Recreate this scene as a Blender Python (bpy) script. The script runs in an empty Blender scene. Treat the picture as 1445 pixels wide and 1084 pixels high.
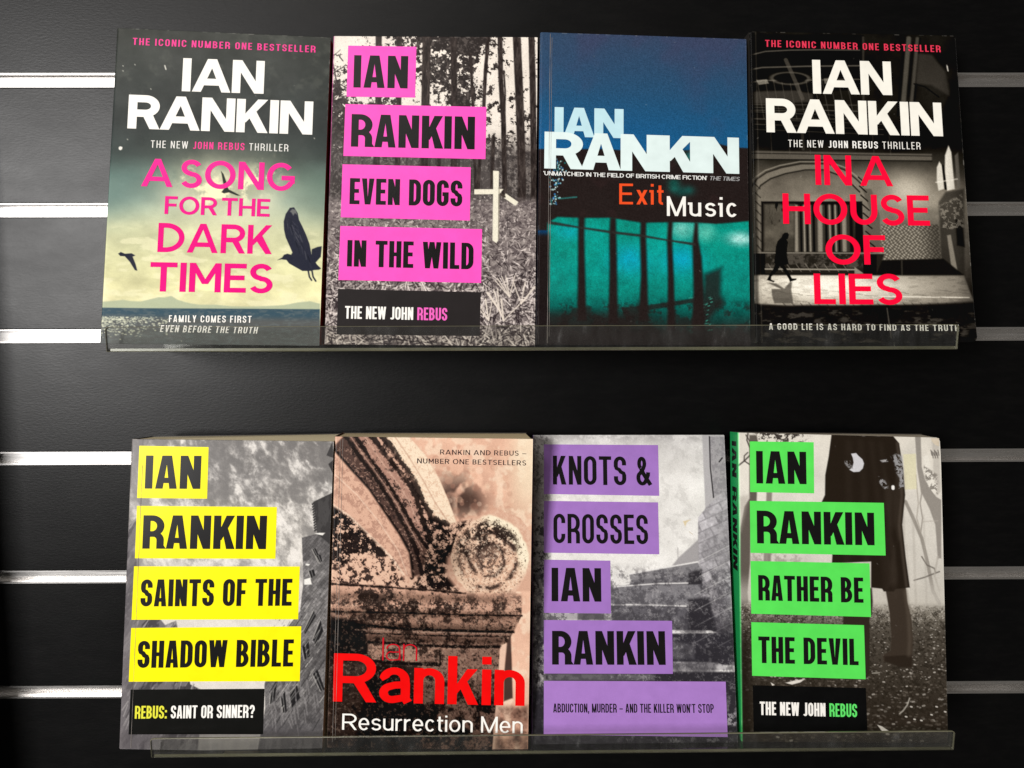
import bpy, math, random
import numpy as np
from mathutils import Vector, geometry

scene = bpy.context.scene
COL = scene.collection
MM = 0.001

# ------------------------------------------------------------------ camera
cam_data = bpy.data.cameras.new("camera")
cam_data.sensor_fit = 'HORIZONTAL'
cam_data.sensor_width = 36.0
cam_data.lens = 26.1719
cam_data.clip_start = 0.01
cam_data.clip_end = 50.0
camera = bpy.data.objects.new("camera", cam_data)
COL.objects.link(camera)
camera.matrix_world = __import__("mathutils").Matrix(((0.999978,0.002817,-0.005979,0.000000),(-0.006213,0.092223,-0.995719,-0.604606),(-0.002253,0.995734,0.092239,-0.183834),(0.000000,0.000000,0.000000,1.000000)))
scene.camera = camera

# ------------------------------------------------------------------ world and lamps
world = bpy.data.worlds.new("World")
scene.world = world
world.use_nodes = True
world.node_tree.nodes["Background"].inputs[0].default_value = (1.0, 0.93, 0.84, 1)
world.node_tree.nodes["Background"].inputs[1].default_value = 0.10

def area_lamp(name, loc, target, sx, sy, power, colour):
    d = bpy.data.lights.new(name, 'AREA')
    d.shape = 'RECTANGLE'
    d.size = sx
    d.size_y = sy
    d.energy = power
    d.color = colour
    o = bpy.data.objects.new(name, d)
    COL.objects.link(o)
    o.location = loc
    v = Vector(target) - Vector(loc)
    o.rotation_euler = v.to_track_quat('-Z', 'Y').to_euler()
    return o

# bright shop lamp panel, to the left behind the photographer
area_lamp("shop_lamp", (-2.0, -3.02, 0.20), (0.05, 0.0, -0.2), 0.73, 1.03, 156.0, (1.0, 0.98, 0.965))
# ceiling light well above and in front of the wall
area_lamp("ceiling_lamp", (-0.9, -2.0, 1.6), (0.1, 0.0, -0.3), 1.2, 0.8, 28.0, (1.0, 0.95, 0.89))

scene.view_settings.view_transform = 'Standard'
scene.view_settings.look = 'None'
scene.view_settings.exposure = 0.0
scene.view_settings.gamma = 1.0
scene.view_settings.use_curve_mapping = False
scene.cycles.use_denoising = True
scene.cycles.max_bounces = 8
scene.cycles.transparent_max_bounces = 12
scene.cycles.sample_clamp_indirect = 4.0
scene.cycles.sample_clamp_direct = 2.0

# ------------------------------------------------------------------ object helpers
def link(o, parent=None):
    COL.objects.link(o)
    if parent is not None:
        o.parent = parent
    return o

def thing(name, label, cat, loc=(0, 0, 0), group=None, kind=None):
    o = bpy.data.objects.new(name, None)
    o.empty_display_size = 0.02
    link(o)
    o.location = loc
    o["label"] = label
    o["category"] = cat
    if group: o["group"] = group
    if kind: o["kind"] = kind
    return o

def mesh_obj(name, verts, faces, mats, parent=None, origin=(0, 0, 0), smooth=False, mat_index=None):
    """verts in millimetres (world), stored in metres relative to the parent's origin"""
    v = (np.asarray(verts, dtype=np.float64) * MM - np.asarray(origin)).tolist()
    me = bpy.data.meshes.new(name)
    me.from_pydata(v, [], [tuple(f) for f in faces])
    for m in (mats if isinstance(mats, (list, tuple)) else [mats]):
        me.materials.append(m)
    if mat_index is not None:
        me.polygons.foreach_set("material_index", np.asarray(mat_index, dtype=np.int32))
    if smooth:
        me.polygons.foreach_set("use_smooth", np.ones(len(me.polygons), dtype=bool))
    me.update()
    return link(bpy.data.objects.new(name, me), parent)

def box_geo(x0, x1, y0, y1, z0, z1):
    v = [(x0, y0, z0), (x1, y0, z0), (x1, y1, z0), (x0, y1, z0), (x0, y0, z1), (x1, y0, z1), (x1, y1, z1), (x0, y1, z1)]
    f = [(0, 3, 2, 1), (4, 5, 6, 7), (0, 1, 5, 4), (1, 2, 6, 5), (2, 3, 7, 6), (3, 0, 4, 7)]
    return v, f

def s2l(c):
    c = np.asarray(c, dtype=np.float64) / 255.0
    return np.where(c <= 0.04045, c / 12.92, ((c + 0.055) / 1.055) ** 2.4)

INK = 0.86
LIFT = 0.007       # pigment is a little denser than the sheet's own sheen makes it look
def ink(c):
    r = np.maximum(s2l(c) * INK - LIFT, 0.0025)
    return (float(r[0]), float(r[1]), float(r[2]), 1.0)

# ------------------------------------------------------------------ materials
def principled(name, rough=0.5, base=(0.5, 0.5, 0.5, 1), metal=0.0, spec=0.5):
    m = bpy.data.materials.new(name)
    m.use_nodes = True
    b = m.node_tree.nodes["Principled BSDF"]
    b.inputs["Base Color"].default_value = base
    b.inputs["Roughness"].default_value = rough
    b.inputs["Metallic"].default_value = metal
    b.inputs["Specular IOR Level"].default_value = spec
    return m, m.node_tree.nodes, m.node_tree.links, b

def tex_noise(nt, lk, scale, detail=4.0, rough=0.6, stretch=(1, 1, 1)):
    tc = nt.new("ShaderNodeTexCoord")
    mp = nt.new("ShaderNodeMapping")
    mp.inputs["Scale"].default_value = stretch
    lk.new(tc.outputs["Object"], mp.inputs["Vector"])
    n = nt.new("ShaderNodeTexNoise")
    n.inputs["Scale"].default_value = scale
    n.inputs["Detail"].default_value = detail
    n.inputs["Roughness"].default_value = rough
    lk.new(mp.outputs["Vector"], n.inputs["Vector"])
    return n

def ramp(nt, lk, src, stops):
    r = nt.new("ShaderNodeValToRGB")
    e = r.color_ramp.elements
    e[0].position, e[0].color = stops[0]
    e[1].position, e[1].color = stops[-1]
    for p, c in stops[1:-1]:
        x = e.new(p)
        x.color = c
    lk.new(src, r.inputs["Fac"])
    return r

def bump(nt, lk, src, bsdf, strength, dist):
    bm = nt.new("ShaderNodeBump")
    bm.inputs["Strength"].default_value = strength
    bm.inputs["Distance"].default_value = dist
    lk.new(src, bm.inputs["Height"])
    lk.new(bm.outputs["Normal"], bsdf.inputs["Normal"])

def mat_cover(name, rough=0.36):
    m, nt, lk, b = principled(name, rough, spec=0.07)
    a = nt.new("ShaderNodeAttribute")
    a.attribute_name = "print"
    lk.new(a.outputs["Color"], b.inputs["Base Color"])
    n = tex_noise(nt, lk, 60.0, 3.0)
    r = ramp(nt, lk, n.outputs["Fac"], [(0.3, (rough - .07,) * 3 + (1,)), (0.7, (rough + .07,) * 3 + (1,))])
    lk.new(r.outputs["Color"], b.inputs["Roughness"])
    n2 = tex_noise(nt, lk, 220.0, 2.0)
    bump(nt, lk, n2.outputs["Fac"], b, 0.06, 0.0003)
    return m

def mat_ink(name, rgb, rough=0.28, var=0.05):
    m, nt, lk, b = principled(name, rough, spec=0.07)
    c = ink(rgb)
    n = tex_noise(nt, lk, 90.0, 4.0)
    r = ramp(nt, lk, n.outputs["Fac"], [(0.3, tuple(x * (1 - var) for x in c[:3]) + (1,)), (0.7, tuple(min(1, x * (1 + var) + 0.001) for x in c[:3]) + (1,))])
    lk.new(r.outputs["Color"], b.inputs["Base Color"])
    return m

_inks = {}
def ink_mat(rgb):
    k = tuple(rgb)
    if k not in _inks:
        _inks[k] = mat_ink("printed ink %d" % (len(_inks) + 1), rgb)
    return _inks[k]

def mat_pages(name, rgb, rgb2):
    m, nt, lk, b = principled(name, 0.9, spec=0.1)
    a = nt.new("ShaderNodeAttribute")
    a.attribute_name = "sheet"
    n = nt.new("ShaderNodeTexNoise")
    n.inputs["Scale"].default_value = 1.0
    n.inputs["Detail"].default_value = 5.0
    n.inputs["Roughness"].default_value = 0.8
    lk.new(a.outputs["Vector"], n.inputs["Vector"])
    r = ramp(nt, lk, n.outputs["Fac"], [(0.32, ink(rgb2)), (0.62, ink(rgb))])
    lk.new(r.outputs["Color"], b.inputs["Base Color"])
    return m

def mat_laminate():
    m, nt, lk, b = principled("black laminate", 0.36, (0.0015, 0.0015, 0.0018, 1), spec=0.165)
    n = tex_noise(nt, lk, 260.0, 5.0, 0.65, (1, 1, 2.6))
    bump(nt, lk, n.outputs["Fac"], b, 0.15, 0.0006)
    n2 = tex_noise(nt, lk, 9.0, 5.0, 0.7, (1, 1, 2.5))
    r = ramp(nt, lk, n2.outputs["Fac"], [(0.3, (0.33,) * 3 + (1,)), (0.7, (0.40,) * 3 + (1,))])
    lk.new(r.outputs["Color"], b.inputs["Roughness"])
    n3 = tex_noise(nt, lk, 40.0, 6.0, 0.75, (1, 1, 4))
    r3 = ramp(nt, lk, n3.outputs["Fac"], [(0.45, (0.0012, 0.0012, 0.0013, 1)), (0.75, (0.0030, 0.0028, 0.0027, 1))])
    lk.new(r3.outputs["Color"], b.inputs["Base Color"])
    return m

def mat_alu():
    m, nt, lk, b = principled("brushed aluminium", 0.16, (0.62, 0.61, 0.60, 1), metal=1.0)
    n = tex_noise(nt, lk, 140.0, 5.0, 0.7, (0.12, 1, 3))
    r = ramp(nt, lk, n.outputs["Fac"], [(0.35, (0.24,) * 3 + (1,)), (0.7, (0.36,) * 3 + (1,))])
    lk.new(r.outputs["Color"], b.inputs["Roughness"])
    n2 = tex_noise(nt, lk, 70.0, 6.0, 0.8, (0.6, 1, 1.5))
    r2 = ramp(nt, lk, n2.outputs["Fac"], [(0.2, (0.66, 0.64, 0.62, 1)), (0.45, (0.82, 0.80, 0.78, 1)), (0.8, (0.88, 0.86, 0.84, 1))])
    lk.new(r2.outputs["Color"], b.inputs["Base Color"])
    return m

def mat_acrylic():
    m = bpy.data.materials.new("clear acrylic")
    m.use_nodes = True
    nt, lk = m.node_tree.nodes, m.node_tree.links
    nt.remove(nt["Principled BSDF"])
    out = nt["Material Output"]
    tr = nt.new("ShaderNodeBsdfTransparent")
    tr.inputs["Color"].default_value = (0.94, 0.945, 0.925, 1)
    gl = nt.new("ShaderNodeBsdfGlossy")
    gl.inputs["Roughness"].default_value = 0.10
    fr = nt.new("ShaderNodeFresnel")
    fr.inputs["IOR"].default_value = 1.45
    mx = nt.new("ShaderNodeMixShader")
    lk.new(fr.outputs["Fac"], mx.inputs["Fac"])
    lk.new(tr.outputs["BSDF"], mx.inputs[1])
    lk.new(gl.outputs["BSDF"], mx.inputs[2])
    # dust and handling scuffs that scatter a little light
    df = nt.new("ShaderNodeBsdfDiffuse")
    df.inputs["Color"].default_value = (0.70, 0.70, 0.69, 1)
    n = tex_noise(nt, lk, 90.0, 6.0, 0.75, (1.0, 1, 0.35))
    r = ramp(nt, lk, n.outputs["Fac"], [(0.40, (0.003, 0.003, 0.003, 1)), (0.62, (0.012, 0.012, 0.012, 1)), (0.80, (0.08, 0.08, 0.08, 1))])
    mx2 = nt.new("ShaderNodeMixShader")
    lk.new(r.outputs["Color"], mx2.inputs["Fac"])
    lk.new(mx.outputs["Shader"], mx2.inputs[1])
    lk.new(df.outputs["BSDF"], mx2.inputs[2])
    lk.new(mx2.outputs["Shader"], out.inputs["Surface"])
    return m

def mat_acrylic_edge():
    m, nt, lk, b = principled("acrylic cut edge", 0.25, (0.11, 0.105, 0.07, 1), spec=0.6)
    n = tex_noise(nt, lk, 30.0, 4.0, 0.6, (0.4, 1, 1))
    r = ramp(nt, lk, n.outputs["Fac"], [(0.3, (0.06, 0.057, 0.034, 1)), (0.7, (0.17, 0.16, 0.105, 1))])
    lk.new(r.outputs["Color"], b.inputs["Base Color"])
    return m

M_RIM = mat_ink("cut card edge", (196, 190, 176), 0.8, 0.2)
M_CREASE = mat_ink("worn crease", (150, 142, 136), 0.6, 0.3)
M_LAM = mat_laminate()
M_ALU = mat_alu()
M_ACR = mat_acrylic()
M_ACRE = mat_acrylic_edge()

# ------------------------------------------------------------------ slatwall
def build_wall():
    w = thing("slatwall", "black slatwall display panel with horizontal aluminium grooves behind the books", "slatwall", (0, 0, -0.25))
    org = (0, 0, -0.25)
    X0, X1 = -452.0, 900.0
    GH = 5.6
    zs = [300 - 100 * i for i in range(12)]
    rnd = random.Random(5)
    tilts = [0, 0, 0, 0.1, 0.0, 0.0, 0.15, -0.1, 0.1, 0, 0, 0, 0, 0]
    edges = [390] + zs + [-890]
    for i in range(len(edges) - 1):
        top = edges[i] - (GH if i > 0 else 0)
        bot = edges[i + 1] + (GH if i < len(edges) - 2 else 0)
        t = math.tan(math.radians(tilts[i])) * (top - bot) / 2
        b = 0.6
        prof = [(16, top), (b, top), (0 + t, top - b), (0 - t, bot + b), (b, bot), (16, bot)]
        v = [(X0, y, z) for y, z in prof] + [(X1, y, z) for y, z in prof]
        n = len(prof)
        f = [(k, (k + 1) % n, n + (k + 1) % n, n + k) for k in range(n)] + [tuple(range(n))[::-1], tuple(range(n, 2 * n))]
        mesh_obj("slat_panel", v, f, M_LAM, w, org)
    for z in zs:
        # C channel: lips at the mouth, recess behind
        g = GH - 0.15
        prof = [(-0.35, g), (-0.35, g - 1.3), (0.9, g - 1.3), (0.9, g - 0.5), (6.0, g - 0.5), (6.0, -g + 0.5), (0.9, -g + 0.5),
                (0.9, -g + 1.3), (-0.35, -g + 1.3), (-0.35, -g), (7.2, -g), (7.2, g)]
        v = [(X0 + .5, y, z + q) for y, q in prof] + [(X1 - .5, y, z + q) for y, q in prof]
        n = len(prof)
        f = [(k, (k + 1) % n, n + (k + 1) % n, n + k) for k in range(n)]
        mesh_obj("groove_channel", v, f, M_ALU, w, org)
    v, f = box_geo(-474, -455, -84, 20, -890, 390)
    o = mesh_obj("bay_end_panel", v, f, M_LAM, w, org)
    o["label"] = "upright black panel closing the bay at the left"
    return w
build_wall()

# ------------------------------------------------------------------ lettering: outlines drawn with an elliptical pen
STY = {
    # stem, bar thickness, corner factor, width scale, tracking, widths
    'heavy': dict(s=.215, t=.17, k=.62, w=.60, tr=.085, geo=0),
    'band':  dict(s=.185, t=.15, k=.70, w=.455, tr=.075, geo=0),
    'light': dict(s=.140, t=.125, k=.75, w=.43, tr=.085, geo=0),
    'small': dict(s=.175, t=.135, k=.72, w=.47, tr=.075, geo=0),
    'smallb': dict(s=.20, t=.15, k=.72, w=.49, tr=.08, geo=0),
    'wide':  dict(s=.155, t=.13, k=.75, w=.47, tr=.24, geo=0),
    'widel': dict(s=.115, t=.10, k=.75, w=.47, tr=.22, geo=0),
    'widem': dict(s=.155, t=.13, k=.75, w=.48, tr=.20, geo=0),
    'geob':  dict(s=.25, t=.215, k=1, w=.93, tr=.045, geo=1),
    'geo':   dict(s=.185, t=.165, k=1, w=.86, tr=.095, geo=1),
    'helvb': dict(s=.27, t=.195, k=1, w=.88, tr=.0, geo=2),
    'helvm': dict(s=.17, t=.145, k=1, w=.74, tr=.07, geo=2),
    'helvB': dict(s=.178, t=.145, k=1, w=.80, tr=.065, geo=2),
    'helv':  dict(s=.115, t=.10, k=1, w=.76, tr=.11, geo=2),
    'thin':  dict(s=.055, t=.05, k=1, w=.72, tr=.08, geo=2),
    'hum':   dict(s=.135, t=.115, k=1, w=.70, tr=.20, geo=1),
    'hand':  dict(s=.115, t=.115, k=.95, w=.62, tr=.14, geo=2),
}
# letter widths relative to w: condensed / geometric / grotesque
WID = {0: dict(A=1.04, E=.84, F=.80, L=.78, T=.98, J=.80, M=1.32, W=1.52, K=1.06, S=.98, V=1.04, Y=1.02, B=1.02, P=.98, R=1.04),
       1: dict(A=1.22, B=.86, C=1.06, D=1.04, E=.78, F=.75, G=1.12, H=.98, J=.62, K=.98, L=.70, M=1.12, N=1.02, O=1.20, P=.86, R=.95, S=.84, T=.94, U=.96, V=1.16, W=1.66, Y=1.08),
       2: dict(A=1.06, E=.90, F=.84, L=.80, T=.92, J=.74, M=1.18, W=1.42, K=1.02, S=.95, V=1.0, O=1.10, C=1.06, D=1.02, G=1.1, R=1.02,
               a=.76, n=.73, k=.74, i=0, e=.76, s=.70, u=.73, r=.46, c=.70, t=.42, o=.79, x=.72)}

def arc(cx, cy, rx, ry, a0, a1, n=14):
    return [(cx + rx * math.cos(math.radians(a0 + (a1 - a0) * i / n)), cy + ry * math.sin(math.radians(a0 + (a1 - a0) * i / n))) for i in range(n + 1)]

class Pen:
    def __init__(self, s, t):
        self.s, self.t, self.q = s, t, []
    def poly(self, pts): self.q.append([tuple(p) for p in pts])
    def bar(self, x0, y0, x1, y1): self.poly([(x0, y0), (x1, y0), (x1, y1), (x0, y1)])
    def diag(self, xb, yb, xt, yt, w):     # slanted stem with horizontal ends, centre line given
        self.poly([(xb - w / 2, yb), (xb + w / 2, yb), (xt + w / 2, yt), (xt - w / 2, yt)])
    def path(self, pts, s=None, t=None, closed=False):
        s = self.s if s is None else s
        t = self.t if t is None else t
        cl = [pts[0]]
        for p in pts[1:]:
            if math.hypot(p[0] - cl[-1][0], p[1] - cl[-1][1]) > 1e-4: cl.append(p)
        if closed and math.hypot(cl[0][0] - cl[-1][0], cl[0][1] - cl[-1][1]) < 1e-4: cl.pop()
        n = len(cl)
        A, B = [], []
        for i in range(n):
            a = cl[(i - 1) % n] if (closed or i > 0) else cl[i]
            b = cl[(i + 1) % n] if (closed or i < n - 1) else cl[i]
            dx, dy = b[0] - a[0], b[1] - a[1]
            l = math.hypot(dx, dy)
            nx, ny = -dy / l, dx / l
            A.append((cl[i][0] + nx * s / 2, cl[i][1] + ny * t / 2))
            B.append((cl[i][0] - nx * s / 2, cl[i][1] - ny * t / 2))
        for i in range(n if closed else n - 1):
            j = (i + 1) % n
            self.poly([A[i], B[i], B[j]])
            self.poly([A[i], B[j], A[j]])

def glyph(ch, st):
    P = STY[st]
    s, t, k, geo = P['s'], P['t'], P['k'], P['geo']
    w = P['w'] * WID[geo].get(ch, 1.0)
    p = Pen(s, t)
    L, R, B, T = s / 2, w - s / 2, t / 2, 1 - t / 2
    cx = w / 2
    rx = (w - s) / 2
    full = (T - B) / 2
    ry = full if geo else min(full, rx * 1.25)
    XH = .735 if st != 'hand' else .70
    if ch == 'I': w = s; p.bar(0, 0, s, 1)
    elif ch == 'A':
        ap = s * (1.30 if geo == 0 else 1.08)
        hw = s * (1.0 if geo == 0 else 1.06)
        yi = .74 if geo == 0 else (.72 if s > .22 else .80)
        p.poly([(0, 0), (hw, 0), (cx, yi), (cx - ap / 2, 1)])
        p.poly([(w, 0), (cx + ap / 2, 1), (cx, yi), (w - hw, 0)])
        p.poly([(cx - ap / 2, 1), (cx, yi), (cx + ap / 2, 1)])
        y = .17 if geo == 0 else .20
        def ex(yy): return (cx - ap / 2) * yy
        p.poly([(ex(y) + s * .3, y), (w - ex(y) - s * .3, y), (w - ex(y + t) - s * .3, y + t * .95), (ex(y + t) + s * .3, y + t * .95)])
    elif ch == 'N':
        p.bar(0, 0, s, 1); p.bar(w - s, 0, w, 1)
        d = s * (1.12 if geo else 1.0)
        p.poly([(0, 1), (d, 1), (w, 0), (w - d, 0)])
    elif ch == 'V':
        hw = s * 1.05
        b2 = hw * .55; yi = .26
        p.poly([(0, 1), (hw, 1), (cx, yi), (cx - b2, 0)]); p.poly([(w - hw, 1), (w, 1), (cx + b2, 0), (cx, yi)]); p.poly([(cx - b2, 0), (cx, yi), (cx + b2, 0)])
    elif ch == 'W':
        hw = s * .98; q = w * .27; m = w / 2
        for a, b in ((hw / 2, q), (m, q), (m, w - q), (w - hw / 2, w - q)):
            p.diag(b, 0, a, 1, hw)
    elif ch == 'M':
        p.bar(0, 0, s, 1); p.bar(w - s, 0, w, 1)
        low = 0.0 if geo != 1 else .28
        d = s * .98
        p.poly([(0, 1), (d, 1), (cx + d / 2, low), (cx - d / 2, low)]); p.poly([(w - d, 1), (w, 1), (cx + d / 2, low), (cx - d / 2, low)])
    elif ch == 'Y':
        hw = s * 1.05
        p.bar(cx - s / 2, 0, cx + s / 2, .46)
        p.poly([(0, 1), (hw, 1), (cx + s / 2, .40), (cx - s / 2, .40)]); p.poly([(w - hw, 1), (w, 1), (cx + s / 2, .40), (cx - s / 2, .40)])
    elif ch == 'K':
        p.bar(0, 0, s, 1)
        d = s * 1.16
        j = .30 if geo else .26
        p.poly([(w - d - .02, 1), (w - .02, 1), (s + .02, j), (s - d * .55, j + .06)])
        p.poly([(s + (w - s) * .12, .50), (s + (w - s) * .42, .70), (w, 0), (w - d, 0)])
    elif ch in 'EFLTH':
        if ch == 'T':
            p.bar(0, 1 - t, w, 1); p.bar(cx - s / 2, 0, cx + s / 2, 1)
        elif ch == 'H':
            p.bar(0, 0, s, 1); p.bar(w - s, 0, w, 1); p.bar(s * .5, .5 - t * .48, w - s * .5, .5 + t * .48)
        else:
            p.bar(0, 0, s, 1)
            if ch in 'EL': p.bar(0, 0, w, t)
            if ch in 'EF': p.bar(0, 1 - t, w, 1); p.bar(0, .51 - t * .5, w * .92, .51 + t * .5)
    elif ch == 'O':
        if geo: pts = arc(cx, .5, rx, full + .012, 0, 360, 48)
        else: pts = arc(R - rx, T - ry, rx, ry, 0, 180, 16) + arc(R - rx, B + ry, rx, ry, 180, 360, 16)
        p.path(pts, closed=True)
    elif ch in 'CG':
        if geo:
            a1 = 318 if ch == 'C' else 332
            p.path(arc(cx, .5, rx, full + .012, 42, a1, 40))
            if ch == 'G': p.bar(cx + .02, .5 - t * .75, w - .01, .5 + t * .25); p.bar(w - s * .95, .26, w - .01, .5)
        else:
            up = [(R, .68)] if ch == 'C' else [(R, .70)]
            dn = [(R, .32)] if ch == 'C' else [(R, .46)]
            p.path(up + arc(R - rx, T - ry, rx, ry, 0, 180, 16) + arc(R - rx, B + ry, rx, ry, 180, 360, 16) + dn)
            if ch == 'G': p.bar(cx - .01, .46 - t * .5, w, .46 + t * .5)
    elif ch == 'D':
        p.bar(0, 0, s, 1)
        if geo: r1, r2 = min(rx * 1.5, w - s), full
        else: r1, r2 = (R - L) * .62, min(full, (R - L) * .8)
        p.path([(s * .4, T)] + arc(R - r1, T - r2, r1, r2, 90, 0) + arc(R - r1, B + r2, r1, r2, 0, -90) + [(s * .4, B)])
    elif ch in 'PRB':
        p.bar(0, 0, s, 1)
        mid = .50 if ch == 'B' else (.46 if geo else .44)
        m = mid + (t * .0)
        hr = (T - m) / 2
        r1 = min((R - L) * (.62 if not geo else .7), hr * 1.3)
        Rx = R - (.03 if ch == 'B' else .0)
        def bowl(y0, y1, X):
            h = (y1 - y0) / 2
            a = min(r1, X - L)
            b = h if geo else min(h, a * 1.2)
            p.path([(s * .4, y1)] + arc(X - a, y1 - b, a, b, 90, 0) + arc(X - a, y0 + b, a, b, 0, -90) + [(s * .4, y0)])
        bowl(m, T, Rx)
        if ch == 'B': bowl(B, m, R)
        if ch == 'R':
            if geo: p.poly([(cx - .06, m), (cx + s * .95, m), (w + .02, 0), (w - s * 1.12 + .02, 0)])
            else:
                a = (R - L) * .5
                p.path([(s * .4, m)] + arc(R - a, m - a * .9, a, a * .9, 90, 0) + [(R, 0.02), (R, 0)])
                if st in ('heavy',): p.poly([(R - s / 2, .10), (R + s / 2, .10), (R + s / 2 + .07, 0), (R - s / 2 + .06, 0)])
    elif ch == 'S':
        ru = (T - .5) / 2
        rl = (.5 - B) / 2
        a0 = 22 if geo else 6
        o = .012 if geo else 0
        if geo:
            rxu = rx * .94
            p.path(arc(cx, T - ru + o, rxu, ru, a0, 270, 26)[:-1] + arc(cx, B + rl - o, rx, rl, 90, -180 + a0, 26), s=s * .97)
        else:
            yu, yl = min(ru, rx * 1.2), min(rl, rx * 1.2)
            sm_ = [(L, T - yu), (L, .66), (L + rx * .16, .585), (cx - rx * .2, .54), (cx + rx * .2, .46), (R - rx * .16, .415), (R, .34), (R, B + yl)]
            p.path([(R, .69)] + arc(cx, T - yu, rx, yu, 0, 180, 14) + sm_[1:-1] + arc(cx, B + yl, rx, yl, 0, -180, 14) + [(L, .31)])
    elif ch == 'U':
        ryu = ry if not geo else min(rx * 1.1, full)
        p.path([(L, 1), (L, B + ryu)] + arc(cx, B + ryu, rx, ryu, 180, 360, 18) + [(R, 1)])
    elif ch == 'J':
        r = min(rx, .3)
        p.path([(R, 1), (R, B + r)] + arc(R - rx, B + r, rx, r, 0, -165, 16))
    elif ch == '&':
        p.path(arc(cx - .03, .76, rx * .62, .24 - t / 2, -60, 240, 20), s=s * .9)
        p.path([(cx - rx * .42, .60), (cx + rx * .1, .42), (w + s * .30, .02)], s=s * 1.0)
        p.path([(cx + rx * .25, .62)] + [(cx - rx * .55, .44)] + arc(cx - .02, .27, rx * .93, .27 - t / 2, 150, 330, 18) + [(R + .03, .36), (R + .04, .46)], s=s * .95)
    elif ch == '?':
        ru = .24
        p.path([(L, .68)] + arc(cx, 1 - t / 2 - ru, rx, ru, 180, 0, 14) + [(R, .62), (cx + .02, .44), (cx, .30)])
        p.bar(cx - s / 2, 0, cx + s / 2, .17)
    elif ch == ':': w = s; p.bar(0, 0, s, .17); p.bar(0, .48, s, .65)
    elif ch == ',': w = s; p.bar(0, 0, s, .16); p.poly([(s * .3, 0), (s, 0), (s * .55, -.16), (s * .05, -.16)])
    elif ch == '-': w = P['w'] * .95; p.bar(0, .36, w, .36 + t * .9)
    elif ch == "'": w = s * .9; p.poly([(0, 1), (s * .9, 1), (s * .55, .70), (s * .25, .70)])
    elif ch == 'a':
        H = XH; r = (H - t) / 2
        p.path([(L + .02, H * .70)] + arc(cx - .01, H - t / 2 - H * .26, rx * .95, H * .26, 165, 0, 16) + [(R - .01, H * .5), (R - .01, .10), (R + s * .25, .015)])
        p.path([(R, H * .52), (cx, H * .50)] + arc(L + rx * .75, H * .28 + .0, rx * .75, H * .28 - t / 2 + .005, 105, 285, 14) + [(R - rx * .25, t * .75), (R, H * .30)], s=s * .95)
    elif ch == 'n':
        H = XH; r = rx
        p.bar(0, 0, s, H)
        p.path([(L, H * .60)] + arc(cx, H - t / 2 - r * .95, rx, r * .95, 175, 0, 16) + [(R, 0)])
    elif ch == 'u':
        H = XH; r = rx
        p.bar(w - s, 0, w, H)
        p.path([(L, H), (L, t / 2 + r)] + arc(cx, t / 2 + r * .95, rx, r * .95, 180, 355, 16) + [(R, H * .4)])
    elif ch == 'r':
        H = XH
        p.bar(0, 0, s, H)
        p.path([(L, H * .62)] + arc(L + w * .75, H - t / 2 - H * .36, w * .75, H * .36, 175, 85, 10))
    elif ch in 'oec':
        H = XH + .01; r = (H - t) / 2
        if ch == 'o': p.path(arc(cx, H / 2, rx, r + .008, 0, 360, 32), closed=True)
        if ch == 'c': p.path(arc(cx, H / 2, rx, r + .008, 40, 320, 28))
        if ch == 'e':
            p.path(arc(cx, H / 2, rx, r + .008, 0, 318, 30)); p.bar(s * .5, H / 2 - t * .5, w - s * .05, H / 2 + t * .45)
    elif ch == 's':
        H = XH; c2 = H * .51; ru = (H - t / 2 - c2) / 2; rl = (c2 - t / 2) / 2
        p.path(arc(cx, H - t / 2 - ru, rx * .92, ru, 18, 270, 22)[:-1] + arc(cx, t / 2 + rl, rx, rl, 90, -162, 22), s=s * .95)
    elif ch == 'k':
        H = XH; d = s * 1.12
        p.bar(0, 0, s, 1)
        p.poly([(w - d - .02, H), (w - .02, H), (s, H * .30), (s - .02, H * .30 + .17)])
        p.poly([(s + (w - s) * .10, H * .52), (s + (w - s) * .42, H * .72), (w, 0), (w - d, 0)])
    elif ch == 'i':
        w = s; p.bar(0, 0, s, XH); p.bar(0, 1 - t * 1.1, s, 1)
    elif ch == 't':
        p.bar(0, XH - t, w, XH)
        x0 = w * .22 + s / 2
        p.path([(x0, .93), (x0, .2)] + arc(x0 + w * .36, .17, w * .36, .17 - t / 2, 180, 285, 10))
    elif ch == 'x':
        d = s * 1.2
        p.poly([(0, XH), (d, XH), (w, 0), (w - d, 0)]); p.poly([(0, 0), (d, 0), (w, XH), (w - d, XH)])
    if st == 'hand' and ch in 'EMui':
        if ch in 'ui': p.bar(-.06, XH - t, s * .5, XH)
    return p.q, w

def union(polys):
    """merge overlapping pieces of a glyph run into one flat, non-overlapping triangle sheet"""
    vs, fs = [], []
    for q in polys:
        a = sum(q[i][0] * q[(i + 1) % len(q)][1] - q[(i + 1) % len(q)][0] * q[i][1] for i in range(len(q)))
        if abs(a) < 1e-9: continue
        if a < 0: q = q[::-1]
        b = len(vs)
        vs += [Vector(v) for v in q]
        fs.append(list(range(b, b + len(q))))
    r = geometry.delaunay_2d_cdt(vs, [], fs, 0, 1e-6, True)
    V = [(v.x, v.y) for v in r[0]]
    F = [tuple(f) for f, o in zip(r[2], r[5]) if len(o) > 0]
    return V, F

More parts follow.
